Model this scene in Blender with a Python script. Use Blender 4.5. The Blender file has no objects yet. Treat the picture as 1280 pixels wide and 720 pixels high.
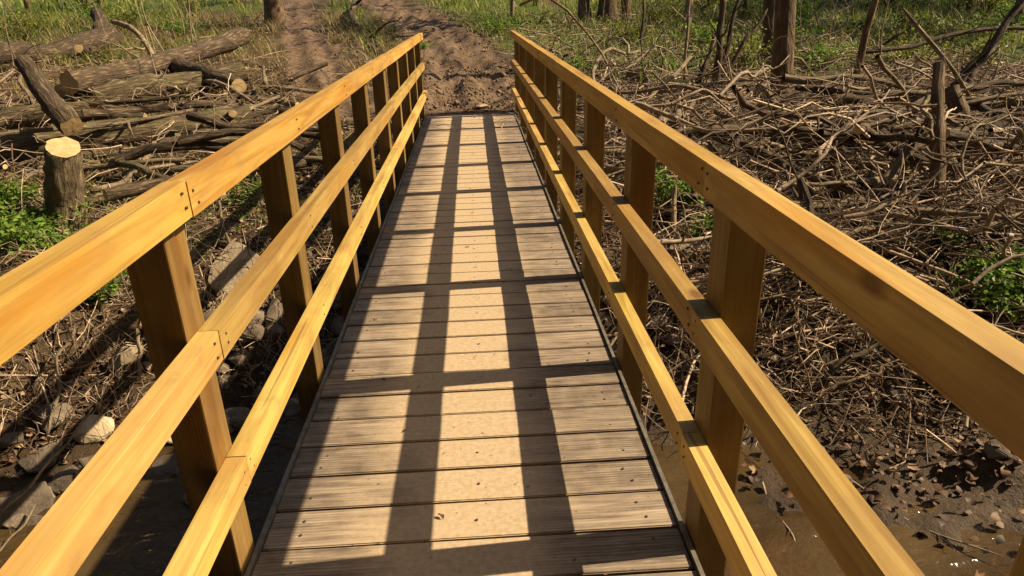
import bpy, bmesh, math, random
import numpy as np
from mathutils import Vector, Matrix
random.seed(7); RNG = np.random.default_rng(11)
SC = bpy.context.scene; COL = SC.collection
D = math.pi / 180

# ------------------------------------------------------------------ camera
F_PX, PITCH, YAW, ROLL = 846.6, 22.868, 2.721, -1.419
CAM = np.array([0.0583, 0.0, 1.4047])
def cam_axes():
    pi, ya, ro = PITCH*D, YAW*D, ROLL*D
    fwd = np.array([math.sin(ya)*math.cos(pi), math.cos(ya)*math.cos(pi), -math.sin(pi)])
    r = np.array([math.cos(ya), -math.sin(ya), 0.0]); u = np.cross(r, fwd)
    return r*math.cos(ro)+u*math.sin(ro), -r*math.sin(ro)+u*math.cos(ro), fwd
AX_R, AX_U, AX_F = cam_axes()
cd = bpy.data.cameras.new('camera'); cam = bpy.data.objects.new('camera', cd); COL.objects.link(cam)
cd.sensor_width = 36; cd.lens = F_PX/1280*36; cd.clip_start = 0.05; cd.clip_end = 600
cam.matrix_world = Matrix([[AX_R[i], AX_U[i], -AX_F[i], CAM[i]] for i in range(3)]+[[0, 0, 0, 1]])
SC.camera = cam

# ------------------------------------------------------------------ light
SUN = Vector((1.14, 0.07, 1.0)).normalized()
w = bpy.data.worlds.new('World'); SC.world = w; w.use_nodes = True
nt = w.node_tree; nt.nodes.clear()
sky = nt.nodes.new('ShaderNodeTexSky'); sky.sky_type = 'NISHITA'; sky.sun_disc = False
sky.sun_elevation = math.asin(SUN.z); sky.sun_rotation = math.atan2(SUN.x, SUN.y)
sky.dust_density = 2.0; sky.air_density = 1.0
bg = nt.nodes.new('ShaderNodeBackground'); bg.inputs[1].default_value = 0.05
wo = nt.nodes.new('ShaderNodeOutputWorld')
nt.links.new(sky.outputs[0], bg.inputs[0]); nt.links.new(bg.outputs[0], wo.inputs[0])
ld = bpy.data.lights.new('sun', 'SUN'); ld.energy = 5.0; ld.angle = 0.5*D; ld.color = (1.0, 0.86, 0.64)
lo = bpy.data.objects.new('sun', ld); COL.objects.link(lo)
lo.rotation_euler = SUN.to_track_quat('Z', 'Y').to_euler(); lo.location = (8, 3, 9)
vs = SC.view_settings; vs.view_transform = 'Standard'; vs.look = 'None'; vs.gamma = 1; vs.exposure = 0.9
vs.use_curve_mapping = False
vs.use_white_balance = True; vs.white_balance_temperature = 7350; vs.white_balance_tint = 10
try:
    SC.cycles.max_bounces = 6; SC.cycles.transparent_max_bounces = 16
except Exception: pass

# ------------------------------------------------------------------ noise and terrain
def _h(ix, iy, s):
    n = np.sin(ix*127.1+iy*311.7+s*74.7)*43758.5453
    return n-np.floor(n)
def vnoise(x, y, s=0):
    x = np.asarray(x, float); y = np.asarray(y, float)
    ix, iy = np.floor(x), np.floor(y); fx, fy = x-ix, y-iy
    fx = fx*fx*(3-2*fx); fy = fy*fy*(3-2*fy)
    return (_h(ix, iy, s)*(1-fx)+_h(ix+1, iy, s)*fx)*(1-fy)+(_h(ix, iy+1, s)*(1-fx)+_h(ix+1, iy+1, s)*fx)*fy
def fbm(x, y, s=0, o=4):
    a = 0; k = .5
    for i in range(o):
        a = a+k*(vnoise(x, y, s+i*3.1)-.5)*2; x = x*2.03; y = y*2.03; k *= .5
    return a
def ss(a, b, t):
    t = np.clip((np.asarray(t, float)-a)/(b-a), 0, 1); return t*t*(3-2*t)
WATER = -1.10
def shore(x): return np.interp(x, [-7, -2.9, -1.9, -.8, 0, 2, 4, 8], [2.5, 3.15, 3.8, 4.1, 3.9, 3.25, 2.85, 2.6])+0.25*fbm(x*.8, x*0+3.3, 5, 3)
PATHS = [[(0.0, 9.0), (0.02, 11.0), (-.15, 14.0), (-.7, 18.0), (-1.8, 23.0), (-4.0, 30.0), (-9, 45)],
         [(-1.3, 9.8), (-2.3, 11.6), (-3.1, 14.5), (-4.1, 18.5), (-6.0, 26.0), (-9, 45)]]
def pdist(x, y, pl):
    x = np.asarray(x, float); y = np.asarray(y, float); best = np.full(np.broadcast(x, y).shape, 1e9)
    for (ax, ay), (bx, by) in zip(pl, pl[1:]):
        dx, dy = bx-ax, by-ay; t = np.clip(((x-ax)*dx+(y-ay)*dy)/(dx*dx+dy*dy), 0, 1)
        best = np.minimum(best, np.hypot(x-ax-t*dx, y-ay-t*dy))
    return best
def pathmask(x, y):
    n = .22*fbm(x*1.3, y*1.3, 21, 3)
    m = 1-ss(.62, 1.0, pdist(x, y, PATHS[0])+n)
    m2 = 1-ss(.42, .75, pdist(x, y, PATHS[1])+n)
    return np.maximum(m, m2)
def tz(x, y):
    x = np.asarray(x, float); y = np.asarray(y, float)
    s = y-shore(x)+.12*fbm(x*2.2, y*2.2, 9, 3)
    far = np.interp(s, [-9, -1.2, 0, .35, 1.15, 1.9, 3.2, 5.2, 6.0], [-1.36, -1.30, -1.10, -1.0, -.52, -.36, -.26, -.10, -.04])
    rise = np.interp(y, [9.6, 14, 20, 30, 45, 80, 160], [0, .30, .80, 1.85, 3.6, 9.0, 22])
    near = np.interp(y+.1*fbm(x*2, y*2, 4, 2), [-30, -12, -3.0, -1.6, -.7, -.2], [14, 7, 1.30, 1.22, .35, 0])
    z = far+rise+near
    rough = ss(.2, 1.5, s)
    z = z+(.10*fbm(x*.9, y*.9, 1, 4)+.035*fbm(x*4.5, y*4.5, 2, 3))*np.maximum(rough, .25*ss(-3, 0, s))
    z = z+.03*fbm(x*7, y*7, 31, 2)*(1-ss(.3, 1.2, np.abs(s)))
    z = z+.10*ss(.0, .5, fbm(x*1.9, y*2.6, 19, 3))*ss(-1.5, -.9, s)*(1-ss(-.1, .3, s))*ss(.7, 1.2, np.abs(x))
    # mud bar of leaves in the water, downstream side
    z = z+(.10+.16*fbm(x*3.1, y*4.5, 17, 4))*np.exp(-(((x-2.75)/.80)**2+((y-2.80)/.27)**2))
    z = z+.30*fbm(x*.75+2, y*.75, 91, 2)*ss(1.2, 2.2, x)*ss(.8, 2.0, s)*(1-ss(7, 10, s))+.05*fbm(x*2.6, y*2.6, 93, 2)*ss(.6, 1.4, s)
    pm = pathmask(x, y)
    ab = ss(8.6, 9.5, y)*(1-ss(.9, 1.6, np.abs(x)))*(1-ss(11, 13, y))
    base = np.interp(y, [8, 9.5, 9.62, 14, 20, 30, 45], [-.1, -.06, .028, .30, .80, 1.85, 3.6])
    z = z*(1-ab)+(base+.02*fbm(x*3, y*3, 8, 3))*ab
    mud = .12*fbm(x*4, y*3.0, 41, 5)+.05*np.cos(np.clip(pdist(x, y, PATHS[0])+.12*fbm(x*1.1, y*1.1, 43, 2), 0, .85)*8.5)*(.4+1.1*vnoise(x*.9, y*.7, 44))+.04*np.cos(np.clip(pdist(x, y, PATHS[1]), 0, .6)*11)+.03*np.sin(y*5.2+2.2*fbm(x*.8, y*.8, 12, 2)*2)*ss(9.8, 10.5, y)-.05
    z = z+pm*ss(9.55, 10.0, y)*mud
    # narrow rut between the two tracks
    rut = np.exp(-(pdist(x, y, [(-1.05, 11.0), (-1.5, 13.5), (-2.3, 17), (-3.2, 22)])/.16)**2)
    z = z-.16*rut
    return z
def pix_ray(px, py):
    d = AX_F*F_PX+AX_R*(px-640)-AX_U*(py-360); return d/d[1]
def on(px, py, h=0.0):
    """the point h above the ground along the sight line through a pixel of the photograph"""
    d = pix_ray(px, py); y = np.concatenate([np.arange(1.0, 15, .02), np.arange(15, 90, .15)])
    P = CAM[None]+y[:, None]*d[None]
    g = P[:, 2]-tz(P[:, 0], P[:, 1])-h
    i = int(np.argmax(g <= 0)) if (g <= 0).any() else len(y)-1
    return P[i]
def at_y(px, py, Y):
    return CAM+pix_ray(px, py)*Y
def stick_ends(a, b):
    """two ends of a stick: (px, py, height above ground), or (px, py, None, dy) = dy farther than the first end"""
    A = on(*a); return A, (at_y(b[0], b[1], A[1]+b[3]) if b[2] is None else on(*b))

# ------------------------------------------------------------------ object helpers
def tag(o, label=None, cat=None, group=None, kind=None):
    if label: o['label'] = label
    if cat: o['category'] = cat
    if group: o['group'] = group
    if kind: o['kind'] = kind
    return o
def link(name, me, mats, parent=None):
    o = bpy.data.objects.new(name, me); COL.objects.link(o)
    for m in (mats if isinstance(mats, (list, tuple)) else [mats]): me.materials.append(m)
    if parent: o.parent = parent
    return o
def empty(name, loc=(0, 0, 0)):
    o = bpy.data.objects.new(name, None); COL.objects.link(o); o.location = loc; o.empty_display_size = .1; return o
def mesh_np(name, V, Q, smooth=True, uv=None, mi=None):
    """mesh of quads (n,4) from numpy arrays"""
    V = np.asarray(V, np.float32); Q = np.asarray(Q, np.int32); k = Q.shape[1]
    me = bpy.data.meshes.new(name); me.vertices.add(len(V)); me.vertices.foreach_set('co', V.ravel())
    me.loops.add(Q.size); me.loops.foreach_set('vertex_index', Q.ravel())
    me.polygons.add(len(Q)); me.polygons.foreach_set('loop_start', np.arange(0, Q.size, k, dtype=np.int32))
    me.polygons.foreach_set('use_smooth', np.full(len(Q), smooth))
    if mi is not None: me.polygons.foreach_set('material_index', np.asarray(mi, np.int32))
    if uv is not None:
        l = me.uv_layers.new(name='UVMap'); l.data.foreach_set('uv', np.asarray(uv, np.float32).ravel())
    me.update(calc_edges=True); me.validate(); return me
def tubes(P, R, k):
    """P (m,n,3) centre lines, R (m,n) radii -> verts, quads, uvs of m capless tubes closed to a point by their radii"""
    m, n, _ = P.shape
    T = np.gradient(P, axis=1); T /= np.linalg.norm(T, axis=2, keepdims=True)+1e-9
    ref = np.where(np.abs(T[:, :1, 2:3]) > .8, np.array([1., 0, 0]), np.array([0., 0, 1.]))*np.ones((1, n, 1))
    A = np.cross(T, ref); A /= np.linalg.norm(A, axis=2, keepdims=True)+1e-9; B = np.cross(T, A)
    a = np.arange(k)/k*2*np.pi
    V = P[:, :, None]+R[:, :, None, None]*(A[:, :, None]*np.cos(a)[None, None, :, None]+B[:, :, None]*np.sin(a)[None, None, :, None])
    i = np.arange(m*n*k).reshape(m, n, k); j = np.roll(i, -1, axis=2)
    Q = np.stack([i[:, :-1], j[:, :-1], j[:, 1:], i[:, 1:]], -1).reshape(-1, 4)
    ln = np.cumsum(np.concatenate([np.zeros((m, 1)), np.linalg.norm(np.diff(P, axis=1), axis=2)], 1), 1)
    u0 = np.arange(k)/k; r0 = R.mean(axis=1)[:, None, None]*6.28
    def uv(du, sl):
        return np.stack([np.broadcast_to((u0[None, None]+du)*r0, (m, n-1, k)), np.broadcast_to(ln[:, sl, None], (m, n-1, k))], -1)
    UV = np.stack([uv(0, slice(0, -1)), uv(1/k, slice(0, -1)), uv(1/k, slice(1, None)), uv(0, slice(1, None))], 3).reshape(-1, 4, 2)
    return V.reshape(-1, 3), Q, UV
def curve(p0, p1, n, wob=.03, sag=0.0, seed=None, knee=None):
    rs = np.random.default_rng(seed if seed is not None else RNG.integers(1e9))
    t = np.linspace(0, 1, n)[:, None]; p0 = np.asarray(p0, float); p1 = np.asarray(p1, float)
    L = np.linalg.norm(p1-p0); P = p0+(p1-p0)*t
    for f in (1, 2, 3.3, 5):
        P = P+rs.normal(0, 1, (1, 3))*wob*L/f**1.2*np.sin(t*np.pi*f+rs.uniform(0, 6.3))*(.35+.65*np.sin(t*np.pi))
    if knee is not None: P = P+np.asarray(knee)[None]*np.sin(t*np.pi)
    P[:, 2] += (-sag*L*np.sin(t*np.pi))[:, 0]
    return P
def box_bm(bm, x0, x1, y0, y1, z0, z1):
    v = [bm.verts.new(c) for c in ((x0, y0, z0), (x1, y0, z0), (x1, y1, z0), (x0, y1, z0), (x0, y0, z1), (x1, y0, z1), (x1, y1, z1), (x0, y1, z1))]
    for f in ((3, 2, 1, 0), (4, 5, 6, 7), (0, 1, 5, 4), (1, 2, 6, 5), (2, 3, 7, 6), (3, 0, 4, 7)): bm.faces.new([v[i] for i in f])
    return v
def bm_obj(name, bm, mat, parent=None, bevel=0.0, seg=2, smooth=False):
    if bevel: bmesh.ops.bevel(bm, geom=bm.edges[:], offset=bevel, segments=seg, affect='EDGES', profile=.7, clamp_overlap=True)
    me = bpy.data.meshes.new(name); bm.to_mesh(me); bm.free()
    if smooth: me.polygons.foreach_set('use_smooth', np.ones(len(me.polygons), bool))
    return link(name, me, mat, parent)

# ------------------------------------------------------------------ materials
class NT:
    def __init__(s, name):
        s.m = bpy.data.materials.new(name); s.m.use_nodes = True; s.t = s.m.node_tree; s.t.nodes.clear()
        s.out = s.n('ShaderNodeOutputMaterial'); s.b = s.n('ShaderNodeBsdfPrincipled'); s.l(s.b.outputs[0], s.out.inputs[0])
        s.b.inputs['Specular IOR Level'].default_value = .3
    def n(s, t, **k):
        o = s.t.nodes.new(t)
        for a, v in k.items(): setattr(o, a, v)
        return o
    def l(s, a, b): s.t.links.new(a, b)
    def set(s, inp, v):
        if hasattr(v, 'is_linked') or hasattr(v, 'links'): s.l(v, inp)
        else: inp.default_value = v
    def coord(s, which='Object'): return s.n('ShaderNodeTexCoord').outputs[which]
    def mapping(s, vec, scale=(1, 1, 1), loc=(0, 0, 0)):
        o = s.n('ShaderNodeMapping'); s.l(vec, o.inputs[0]); o.inputs['Scale'].default_value = scale; s.set(o.inputs['Location'], loc); return o.outputs[0]
    def noise(s, vec, scale, detail=4, rough=.55, dist=0.0):
        o = s.n('ShaderNodeTexNoise'); s.l(vec, o.inputs['Vector']); o.inputs['Scale'].default_value = scale
        o.inputs['Detail'].default_value = detail; o.inputs['Roughness'].default_value = rough; o.inputs['Distortion'].default_value = dist; return o.outputs['Fac']
    def ramp(s, fac, stops):
        o = s.n('ShaderNodeValToRGB'); s.l(fac, o.inputs[0]); e = o.color_ramp.elements
        while len(e) < len(stops): e.new(.5)
        for i, (p, c) in enumerate(stops):
            e[i].position = p; e[i].color = (c if isinstance(c, (tuple, list)) else (c, c, c))[:3]+(1,) if isinstance(c, (tuple, list)) else (c, c, c, 1)
        return o.outputs[0]
    def mix(s, fac, a, b, mode='MIX'):
        o = s.n('ShaderNodeMix', data_type='RGBA', blend_type=mode)
        for i, v in ((0, fac), (6, a), (7, b)):
            if isinstance(v, tuple): v = v+(1,) if len(v) == 3 else v
            s.set(o.inputs[i], v)
        return o.outputs[2]
    def math(s, op, a, b=0.0, c=0.0, clamp=False):
        o = s.n('ShaderNodeMath', operation=op, use_clamp=clamp); s.set(o.inputs[0], a); s.set(o.inputs[1], b); s.set(o.inputs[2], c); return o.outputs[0]
    def sep(s, v): o = s.n('ShaderNodeSeparateXYZ'); s.l(v, o.inputs[0]); return o.outputs
    def attr(s, nm): return s.n('ShaderNodeAttribute', attribute_name=nm).outputs['Fac']
    def island(s): return s.n('ShaderNodeNewGeometry').outputs['Random Per Island']
    def normal_z(s): return s.sep(s.n('ShaderNodeNewGeometry').outputs['Normal'])[2]
    def bump(s, h, strength=.5, dist=.01):
        o = s.n('ShaderNodeBump'); s.l(h, o.inputs['Height']); s.set(o.inputs['Strength'], strength); o.inputs['Distance'].default_value = dist; s.l(o.outputs[0], s.b.inputs['Normal'])
    def col(s, c, rough=.8):
        if isinstance(c, tuple): c = c+(1,)
        s.set(s.b.inputs['Base Color'], c); s.set(s.b.inputs['Roughness'], rough); return s.m
    def rnd_vec(s, vec, k=13.0):
        r = s.n('ShaderNodeObjectInfo').outputs['Random']; a = s.math('MULTIPLY', r, k)
        o = s.n('ShaderNodeVectorMath', operation='ADD'); s.l(vec, o.inputs[0]); c = s.n('ShaderNodeCombineXYZ')
        for i in range(3): s.l(a, c.inputs[i])
        s.l(c.outputs[0], o.inputs[1]); return o.outputs[0], r

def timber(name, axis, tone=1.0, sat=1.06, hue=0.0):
    t = NT(name); v, r = t.rnd_vec(t.coord())
    st = {'y': (1, .045, 1), 'z': (1, 1, .045)}[axis]
    g = t.noise(t.mapping(v, st), 38, 5, .6, .6)
    g2 = t.noise(t.mapping(v, tuple(.2+.8*q for q in st)), 5, 3, .5, .3)
    base = t.ramp(g, [(.32, (.36, .205, .062)), (.5, (.56, .355, .125)), (.7, (.70, .48, .19))])
    base = t.mix(t.ramp(g2, [(.42, 0.0), (.75, .75)]), base, (.50, .31, .13))
    # orange heartwood streaks
    g3 = t.noise(t.mapping(v, {'y': (1, .12, 1), 'z': (1, 1, .12)}[axis]), 11, 2, .5, .4)
    base = t.mix(t.ramp(g3, [(.56, 0.0), (.72, .6)]), base, (.52, .235, .055))
    vo = t.n('ShaderNodeTexVoronoi'); t.l(t.mapping(v, {'y': (1, .42, 1), 'z': (1, 1, .42)}[axis]), vo.inputs['Vector']); vo.inputs['Scale'].default_value = 5.5
    knot = t.ramp(vo.outputs['Distance'], [(.05, 1.0), (.11, 0.0)])
    keep = t.math('GREATER_THAN', t.sep(vo.outputs['Color'])[0], .3)
    base = t.mix(t.math('MULTIPLY', t.math('MULTIPLY', knot, keep), .88), base, (.20, .085, .028))
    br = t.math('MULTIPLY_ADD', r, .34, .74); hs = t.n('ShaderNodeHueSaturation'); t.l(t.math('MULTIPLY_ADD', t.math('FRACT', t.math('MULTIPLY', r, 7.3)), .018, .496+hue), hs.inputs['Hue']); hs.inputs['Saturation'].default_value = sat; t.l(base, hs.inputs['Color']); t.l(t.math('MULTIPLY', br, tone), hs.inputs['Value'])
    blot = t.ramp(t.noise(t.mapping(v, {'y': (1.6, .5, 1.6), 'z': (1.6, 1.6, .5)}[axis]), 4.2, 4, .6, .3), [(.46, 0.0), (.68, .6)])
    # grubby scuffs
    sc = t.noise(v, 9, 5, .65); dirt = t.ramp(sc, [(.56, 0.0), (.75, .55)])
    crack = t.noise(t.mapping(v, {'y': (1, .02, 1), 'z': (1, 1, .02)}[axis]), 46, 2, .5, .2)
    base2 = t.ramp(crack, [(.66, 0.0), (.71, .55)])
    t.bump(t.math('SUBTRACT', g, base2), .35, .004)
    return t.col(t.mix(blot, t.mix(dirt, t.mix(base2, hs.outputs[0], (.17, .085, .03)), (.24, .15, .075)), tuple(v_*tone for v_ in (.26, .125, .04))), .62)
M_RAIL = timber('honey_sawn_timber', 'y', .92, 1.12); M_RAILM = timber('tan_sawn_timber', 'y', .76, 1.05, .004); M_RAILB = timber('yellow_sawn_timber', 'y', 1.05, 1.04, .004); M_RAILG = timber('greying_sawn_timber', 'y', .74, 1.04, .0)
M_POST = timber('sawn_timber_upright', 'z', .36)  # toned well below the rails; the posts' shade is put into the colour

def deck_mat():
    t = NT('weathered_deck_board'); c = t.coord(); x, y, z = t.sep(c); isl = t.island()
    sh = t.n('ShaderNodeCombineXYZ'); t.l(t.math('MULTIPLY', isl, 37.0), sh.inputs[0]); t.l(t.math('MULTIPLY', isl, 9.0), sh.inputs[2])
    ad = t.n('ShaderNodeVectorMath', operation='ADD'); t.l(c, ad.inputs[0]); t.l(sh.outputs[0], ad.inputs[1]); v = ad.outputs[0]
    g = t.noise(t.mapping(v, (.06, 1, 1)), 60, 5, .6, .4)
    wood = t.ramp(g, [(.28, (.070, .051, .037)), (.52, (.195, .147, .108)), (.76, (.36, .285, .213))])
    lum = t.math('MULTIPLY_ADD', isl, .5, .75); hs = t.n('ShaderNodeHueSaturation'); t.l(wood, hs.inputs['Color']); t.l(lum, hs.inputs['Value'])
    # trodden mud along the middle, patchy
    d = t.math('ABSOLUTE', t.math('SUBTRACT', x, -.03))
    core = t.math('SUBTRACT', 1.0, t.math('DIVIDE', d, .52))
    n1 = t.noise(t.mapping(v, (.8, 1.4, 1)), 6, 5, .6); n2 = t.noise(c, 1.7, 3, .5)
    m = t.math('ADD', t.math('ADD', t.math('MULTIPLY', core, .85), t.math('MULTIPLY', n1, .55)), t.math('MULTIPLY', n2, .35))
    far = t.math('MULTIPLY', t.math('MULTIPLY_ADD', y, .1, -.25, clamp=True), .22)
    dirt = t.ramp(t.math('ADD', m, far), [(.72, 0.0), (1.06, .93)])
    fine = t.noise(c, 55, 4, .7)
    mud = t.ramp(fine, [(.3, (.35, .255, .16)), (.7, (.50, .385, .255))])
    base = t.mix(dirt, hs.outputs[0], mud)
    gr = t.math('SINE', t.math('MULTIPLY', y, 2*math.pi/.0115)); gr = t.math('MULTIPLY_ADD', gr, .5, .5)
    pale = t.math('MULTIPLY', t.math('MULTIPLY', gr, t.math('SUBTRACT', 1.0, dirt)), t.ramp(t.noise(v, 14, 4, .6), [(.42, 0.0), (.7, .55)]))
    base = t.mix(pale, base, (.44, .35, .26))
    spots = t.ramp(t.noise(c, 38, 2, .5), [(.70, 0.0), (.74, .7)])
    base = t.mix(spots, base, (.07, .045, .03))
    h = t.math('ADD', t.math('MULTIPLY', gr, t.math('SUBTRACT', 1.05, dirt)), t.math('MULTIPLY', t.math('ADD', g, fine), .35))
    t.bump(h, .55, .004)
    return t.col(base, .75)
M_DECK = deck_mat()
def simple(name, c1, c2, scale=20, rough=.8, metal=0, bump=.3, dist=.005):
    t = NT(name); n = t.noise(t.coord(), scale, 5, .6); t.bump(n, bump, dist); t.b.inputs['Metallic'].default_value = metal
    return t.col(t.ramp(n, [(.3, c1), (.7, c2)]), rough)
M_STRIP = simple('galvanised_edge_strip', (.10, .09, .075), (.24, .21, .17), 30, .5, .35)
M_SCREW = simple('dark_screw_head', (.05, .036, .022), (.11, .08, .05), 60, .5, .3)
M_BEAM = simple('treated_bearer', (.06, .04, .022), (.14, .09, .05), 14)

def ground_mat():
    t = NT('forest_floor'); c = t.coord(); z = t.sep(c)[2]
    a = t.noise(c, 3.2, 6, .65); b = t.noise(c, 22, 6, .7); e = t.noise(c, 90, 3, .6)
    soil = t.ramp(b, [(.28, (.012, .007, .004)), (.52, (.042, .025, .014)), (.75, (.10, .064, .034))])
    dry = t.ramp(e, [(.3, (.10, .068, .035)), (.7, (.24, .17, .095))])
    base = t.mix(t.ramp(a, [(.42, 0.0), (.62, .6)]), soil, dry)
    mudc = t.ramp(t.noise(c, 9, 6, .68), [(.25, (.042, .026, .015)), (.5, (.135, .084, .051)), (.75, (.24, .162, .103))])
    base = t.mix(t.attr('humus_shade'), base, t.mix(.75, base, (.010, .006, .003)))  # dark humus, deepened with painted shade for the gaps under the right heap
    base = t.mix(t.attr('path'), base, mudc)
    g = t.ramp(t.noise(c, 40, 4, .7), [(.3, (.025, .05, .008)), (.7, (.10, .16, .028))])
    base = t.mix(t.attr('green'), base, g)
    wet = t.attr('wet')
    bed = t.ramp(t.noise(c, 3.4, 5, .6), [(.38, (.07, .045, .02)), (.6, (.30, .175, .065))])
    base = t.mix(wet, base, t.mix(.75, base, (.045, .025, .011)))
    base = t.mix(t.math('MULTIPLY_ADD', z, -9.0, 9.0*WATER+.1, clamp=True), base, bed)
    t.bump(t.math('ADD', t.math('MULTIPLY', b, .8), t.math('MULTIPLY', e, .25)), .9, .045)
    return t.col(base, t.math('SUBTRACT', t.math('MULTIPLY_ADD', wet, -.28, .92), t.math('MULTIPLY', t.attr('path'), t.ramp(a, [(.45, 0.0), (.6, .42)]))))
M_GROUND = ground_mat()

def water_mat():
    t = NT('muddy_stream_water'); t.t.nodes.remove(t.b); c = t.coord()
    tr = t.n('ShaderNodeBsdfTransparent'); tr.inputs[0].default_value = (.66, .47, .25, 1)
    df = t.n('ShaderNodeBsdfDiffuse'); df.inputs[0].default_value = (.105, .068, .030, 1)
    m0 = t.n('ShaderNodeMixShader'); t.l(t.ramp(t.noise(c, 1.6, 4, .6), [(.35, .3), (.7, .8)]), m0.inputs[0]); t.l(tr.outputs[0], m0.inputs[1]); t.l(df.outputs[0], m0.inputs[2])
    gl = t.n('ShaderNodeBsdfGlossy'); gl.inputs['Roughness'].default_value = .04; gl.inputs[0].default_value = (.9, .9, .9, 1)
    fr = t.n('ShaderNodeFresnel'); fr.inputs[0].default_value = 1.33
    bp = t.n('ShaderNodeBump'); bp.inputs['Strength'].default_value = .6; bp.inputs['Distance'].default_value = .07
    t.l(t.math('ADD', t.noise(t.mapping(c, (1, 2.2, 1)), 5, 3, .5, .5), t.math('MULTIPLY', t.noise(c, 26, 2, .5), .25)), bp.inputs['Height'])
    t.l(bp.outputs[0], gl.inputs['Normal']); t.l(bp.outputs[0], fr.inputs['Normal'])
    m1 = t.n('ShaderNodeMixShader'); t.l(fr.outputs[0], m1.inputs[0]); t.l(m0.outputs[0], m1.inputs[1]); t.l(gl.outputs[0], m1.inputs[2])
    t.l(m1.outputs[0], t.out.inputs[0]); return t.m
M_WATER = water_mat()

def bark(name, dark, mid, pale, moss=0.0, mossc=(.07, .085, .015), scale=1.0):
    t = NT(name); uv = t.n('ShaderNodeUVMap').outputs[0]; v, r = t.rnd_vec(uv, 9.0); o = t.coord()
    fis = t.noise(t.mapping(v, (1, .16, 1)), 34*scale, 5, .62, .5); bl = t.noise(o, 3.5, 4, .6)
    base = t.ramp(fis, [(.30, dark), (.52, mid), (.75, pale)])
    base = t.mix(t.ramp(bl, [(.4, 0.0), (.68, .55)]), base, tuple(.55*q for q in mid))
    if moss:
        mm = t.math('MULTIPLY', t.ramp(t.noise(o, 5, 5, .65), [(.46, 0.0), (.58, 1.0)]), t.math('MULTIPLY_ADD', t.normal_z(), .6, .45, clamp=True))
        base = t.mix(t.math('MULTIPLY', mm, moss), base, mossc)
    hs = t.n('ShaderNodeHueSaturation'); t.l(base, hs.inputs['Color']); t.l(t.math('MULTIPLY_ADD', r, .5, .75), hs.inputs['Value'])
    t.bump(t.math('ADD', fis, t.math('MULTIPLY', bl, .6)), 1.0, .045)
    return t.col(hs.outputs[0], .88)
M_BARK = bark('dark_bark', (.022, .014, .009), (.085, .056, .036), (.34, .245, .16), .12)
M_BARKM = bark('mossy_bark', (.028, .019, .011), (.12, .086, .05), (.42, .32, .19), .4)
M_BARKP = bark('pale_bark', (.10, .07, .045), (.25, .185, .12), (.40, .31, .21), .2)
M_TRUNK = bark('trunk_bark', (.045, .028, .016), (.15, .095, .055), (.32, .22, .135), .15, scale=.8)
M_STUMP = bark('stump_bark', (.045, .03, .018), (.17, .125, .075), (.36, .28, .17), .15)
def cut_mat():
    t = NT('fresh_cut_wood'); c, r = t.rnd_vec(t.coord()); n = t.noise(c, 16, 4, .6); n2 = t.noise(t.mapping(c, (1, .15, 1)), 120, 3, .6)
    b = t.ramp(n, [(.3, (.38, .25, .115)), (.65, (.60, .45, .245))]); t.bump(n2, .4, .004)
    gv = t.n('ShaderNodeVectorMath', operation='DISTANCE'); t.l(t.coord('Generated'), gv.inputs[0]); gv.inputs[1].default_value = (.5, .5, .5)
    ring = t.ramp(t.math('MULTIPLY_ADD', t.math('SINE', t.math('ADD', t.math('MULTIPLY', gv.outputs['Value'], 95.0), t.math('MULTIPLY', n, 9.0))), .5, .5), [(.3, 0.0), (.9, .5)])
    b = t.mix(ring, b, (.34, .21, .09))
    return t.col(t.mix(t.ramp(n2, [(.5, 0.0), (.8, .5)]), b, (.33, .19, .08)), .75)
M_CUT = cut_mat()
def twig_mat(name, a, b, c):
    t = NT(name); i = t.island(); n = t.noise(t.coord(), 30, 3, .6)
    base = t.ramp(i, [(.0, a), (.45, b), (.8, c), (1.0, tuple(1.25*q for q in c))])
    return t.col(t.mix(t.ramp(n, [(.35, .55), (.65, 0.0)]), base, tuple(.6*q for q in a)), .8)
M_TWIG = twig_mat('brush_twig_bark', (.075, .045, .028), (.26, .178, .118), (.54, .405, .285))
M_STICK = twig_mat('stick_bark', (.08, .054, .036), (.25, .18, .125), (.48, .37, .27))
def leaf_mat(name, stops, trans=.3, rough=.55):
    t = NT(name); c = t.ramp(t.island(), stops); t.col(c, rough)
    tl = t.n('ShaderNodeBsdfTranslucent'); t.l(c, tl.inputs[0]); m = t.n('ShaderNodeMixShader'); m.inputs[0].default_value = trans
    t.l(t.b.outputs[0], m.inputs[1]); t.l(tl.outputs[0], m.inputs[2]); t.l(m.outputs[0], t.out.inputs[0]); return t.m
M_LITTER = leaf_mat('dead_leaf', [(0, (.045, .024, .013)), (.4, (.115, .065, .034)), (.75, (.21, .125, .068)), (1, (.36, .25, .155))], .12, .6)
M_WETLEAF = leaf_mat('wet_dead_leaf', [(0, (.02, .010, .005)), (.45, (.075, .038, .018)), (.8, (.15, .082, .042)), (1, (.25, .16, .09))], .08, .62)
M_GREEN = leaf_mat('green_leaf', [(0, (.035, .085, .010)), (.5, (.11, .21, .024)), (1, (.25, .36, .05))], .4)
M_OLIVE = leaf_mat('olive_leaf', [(0, (.045, .07, .010)), (.5, (.15, .18, .026)), (1, (.29, .30, .05))], .4)
M_GRASS = leaf_mat('grass_blade', [(0, (.07, .14, .015)), (.5, (.19, .27, .035)), (.8, (.30, .30, .075)), (1, (.45, .37, .15))], .4)
M_STRAW = leaf_mat('dry_grass_blade', [(0, (.12, .09, .035)), (.5, (.27, .20, .085)), (1, (.44, .34, .17))], .25)
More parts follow.
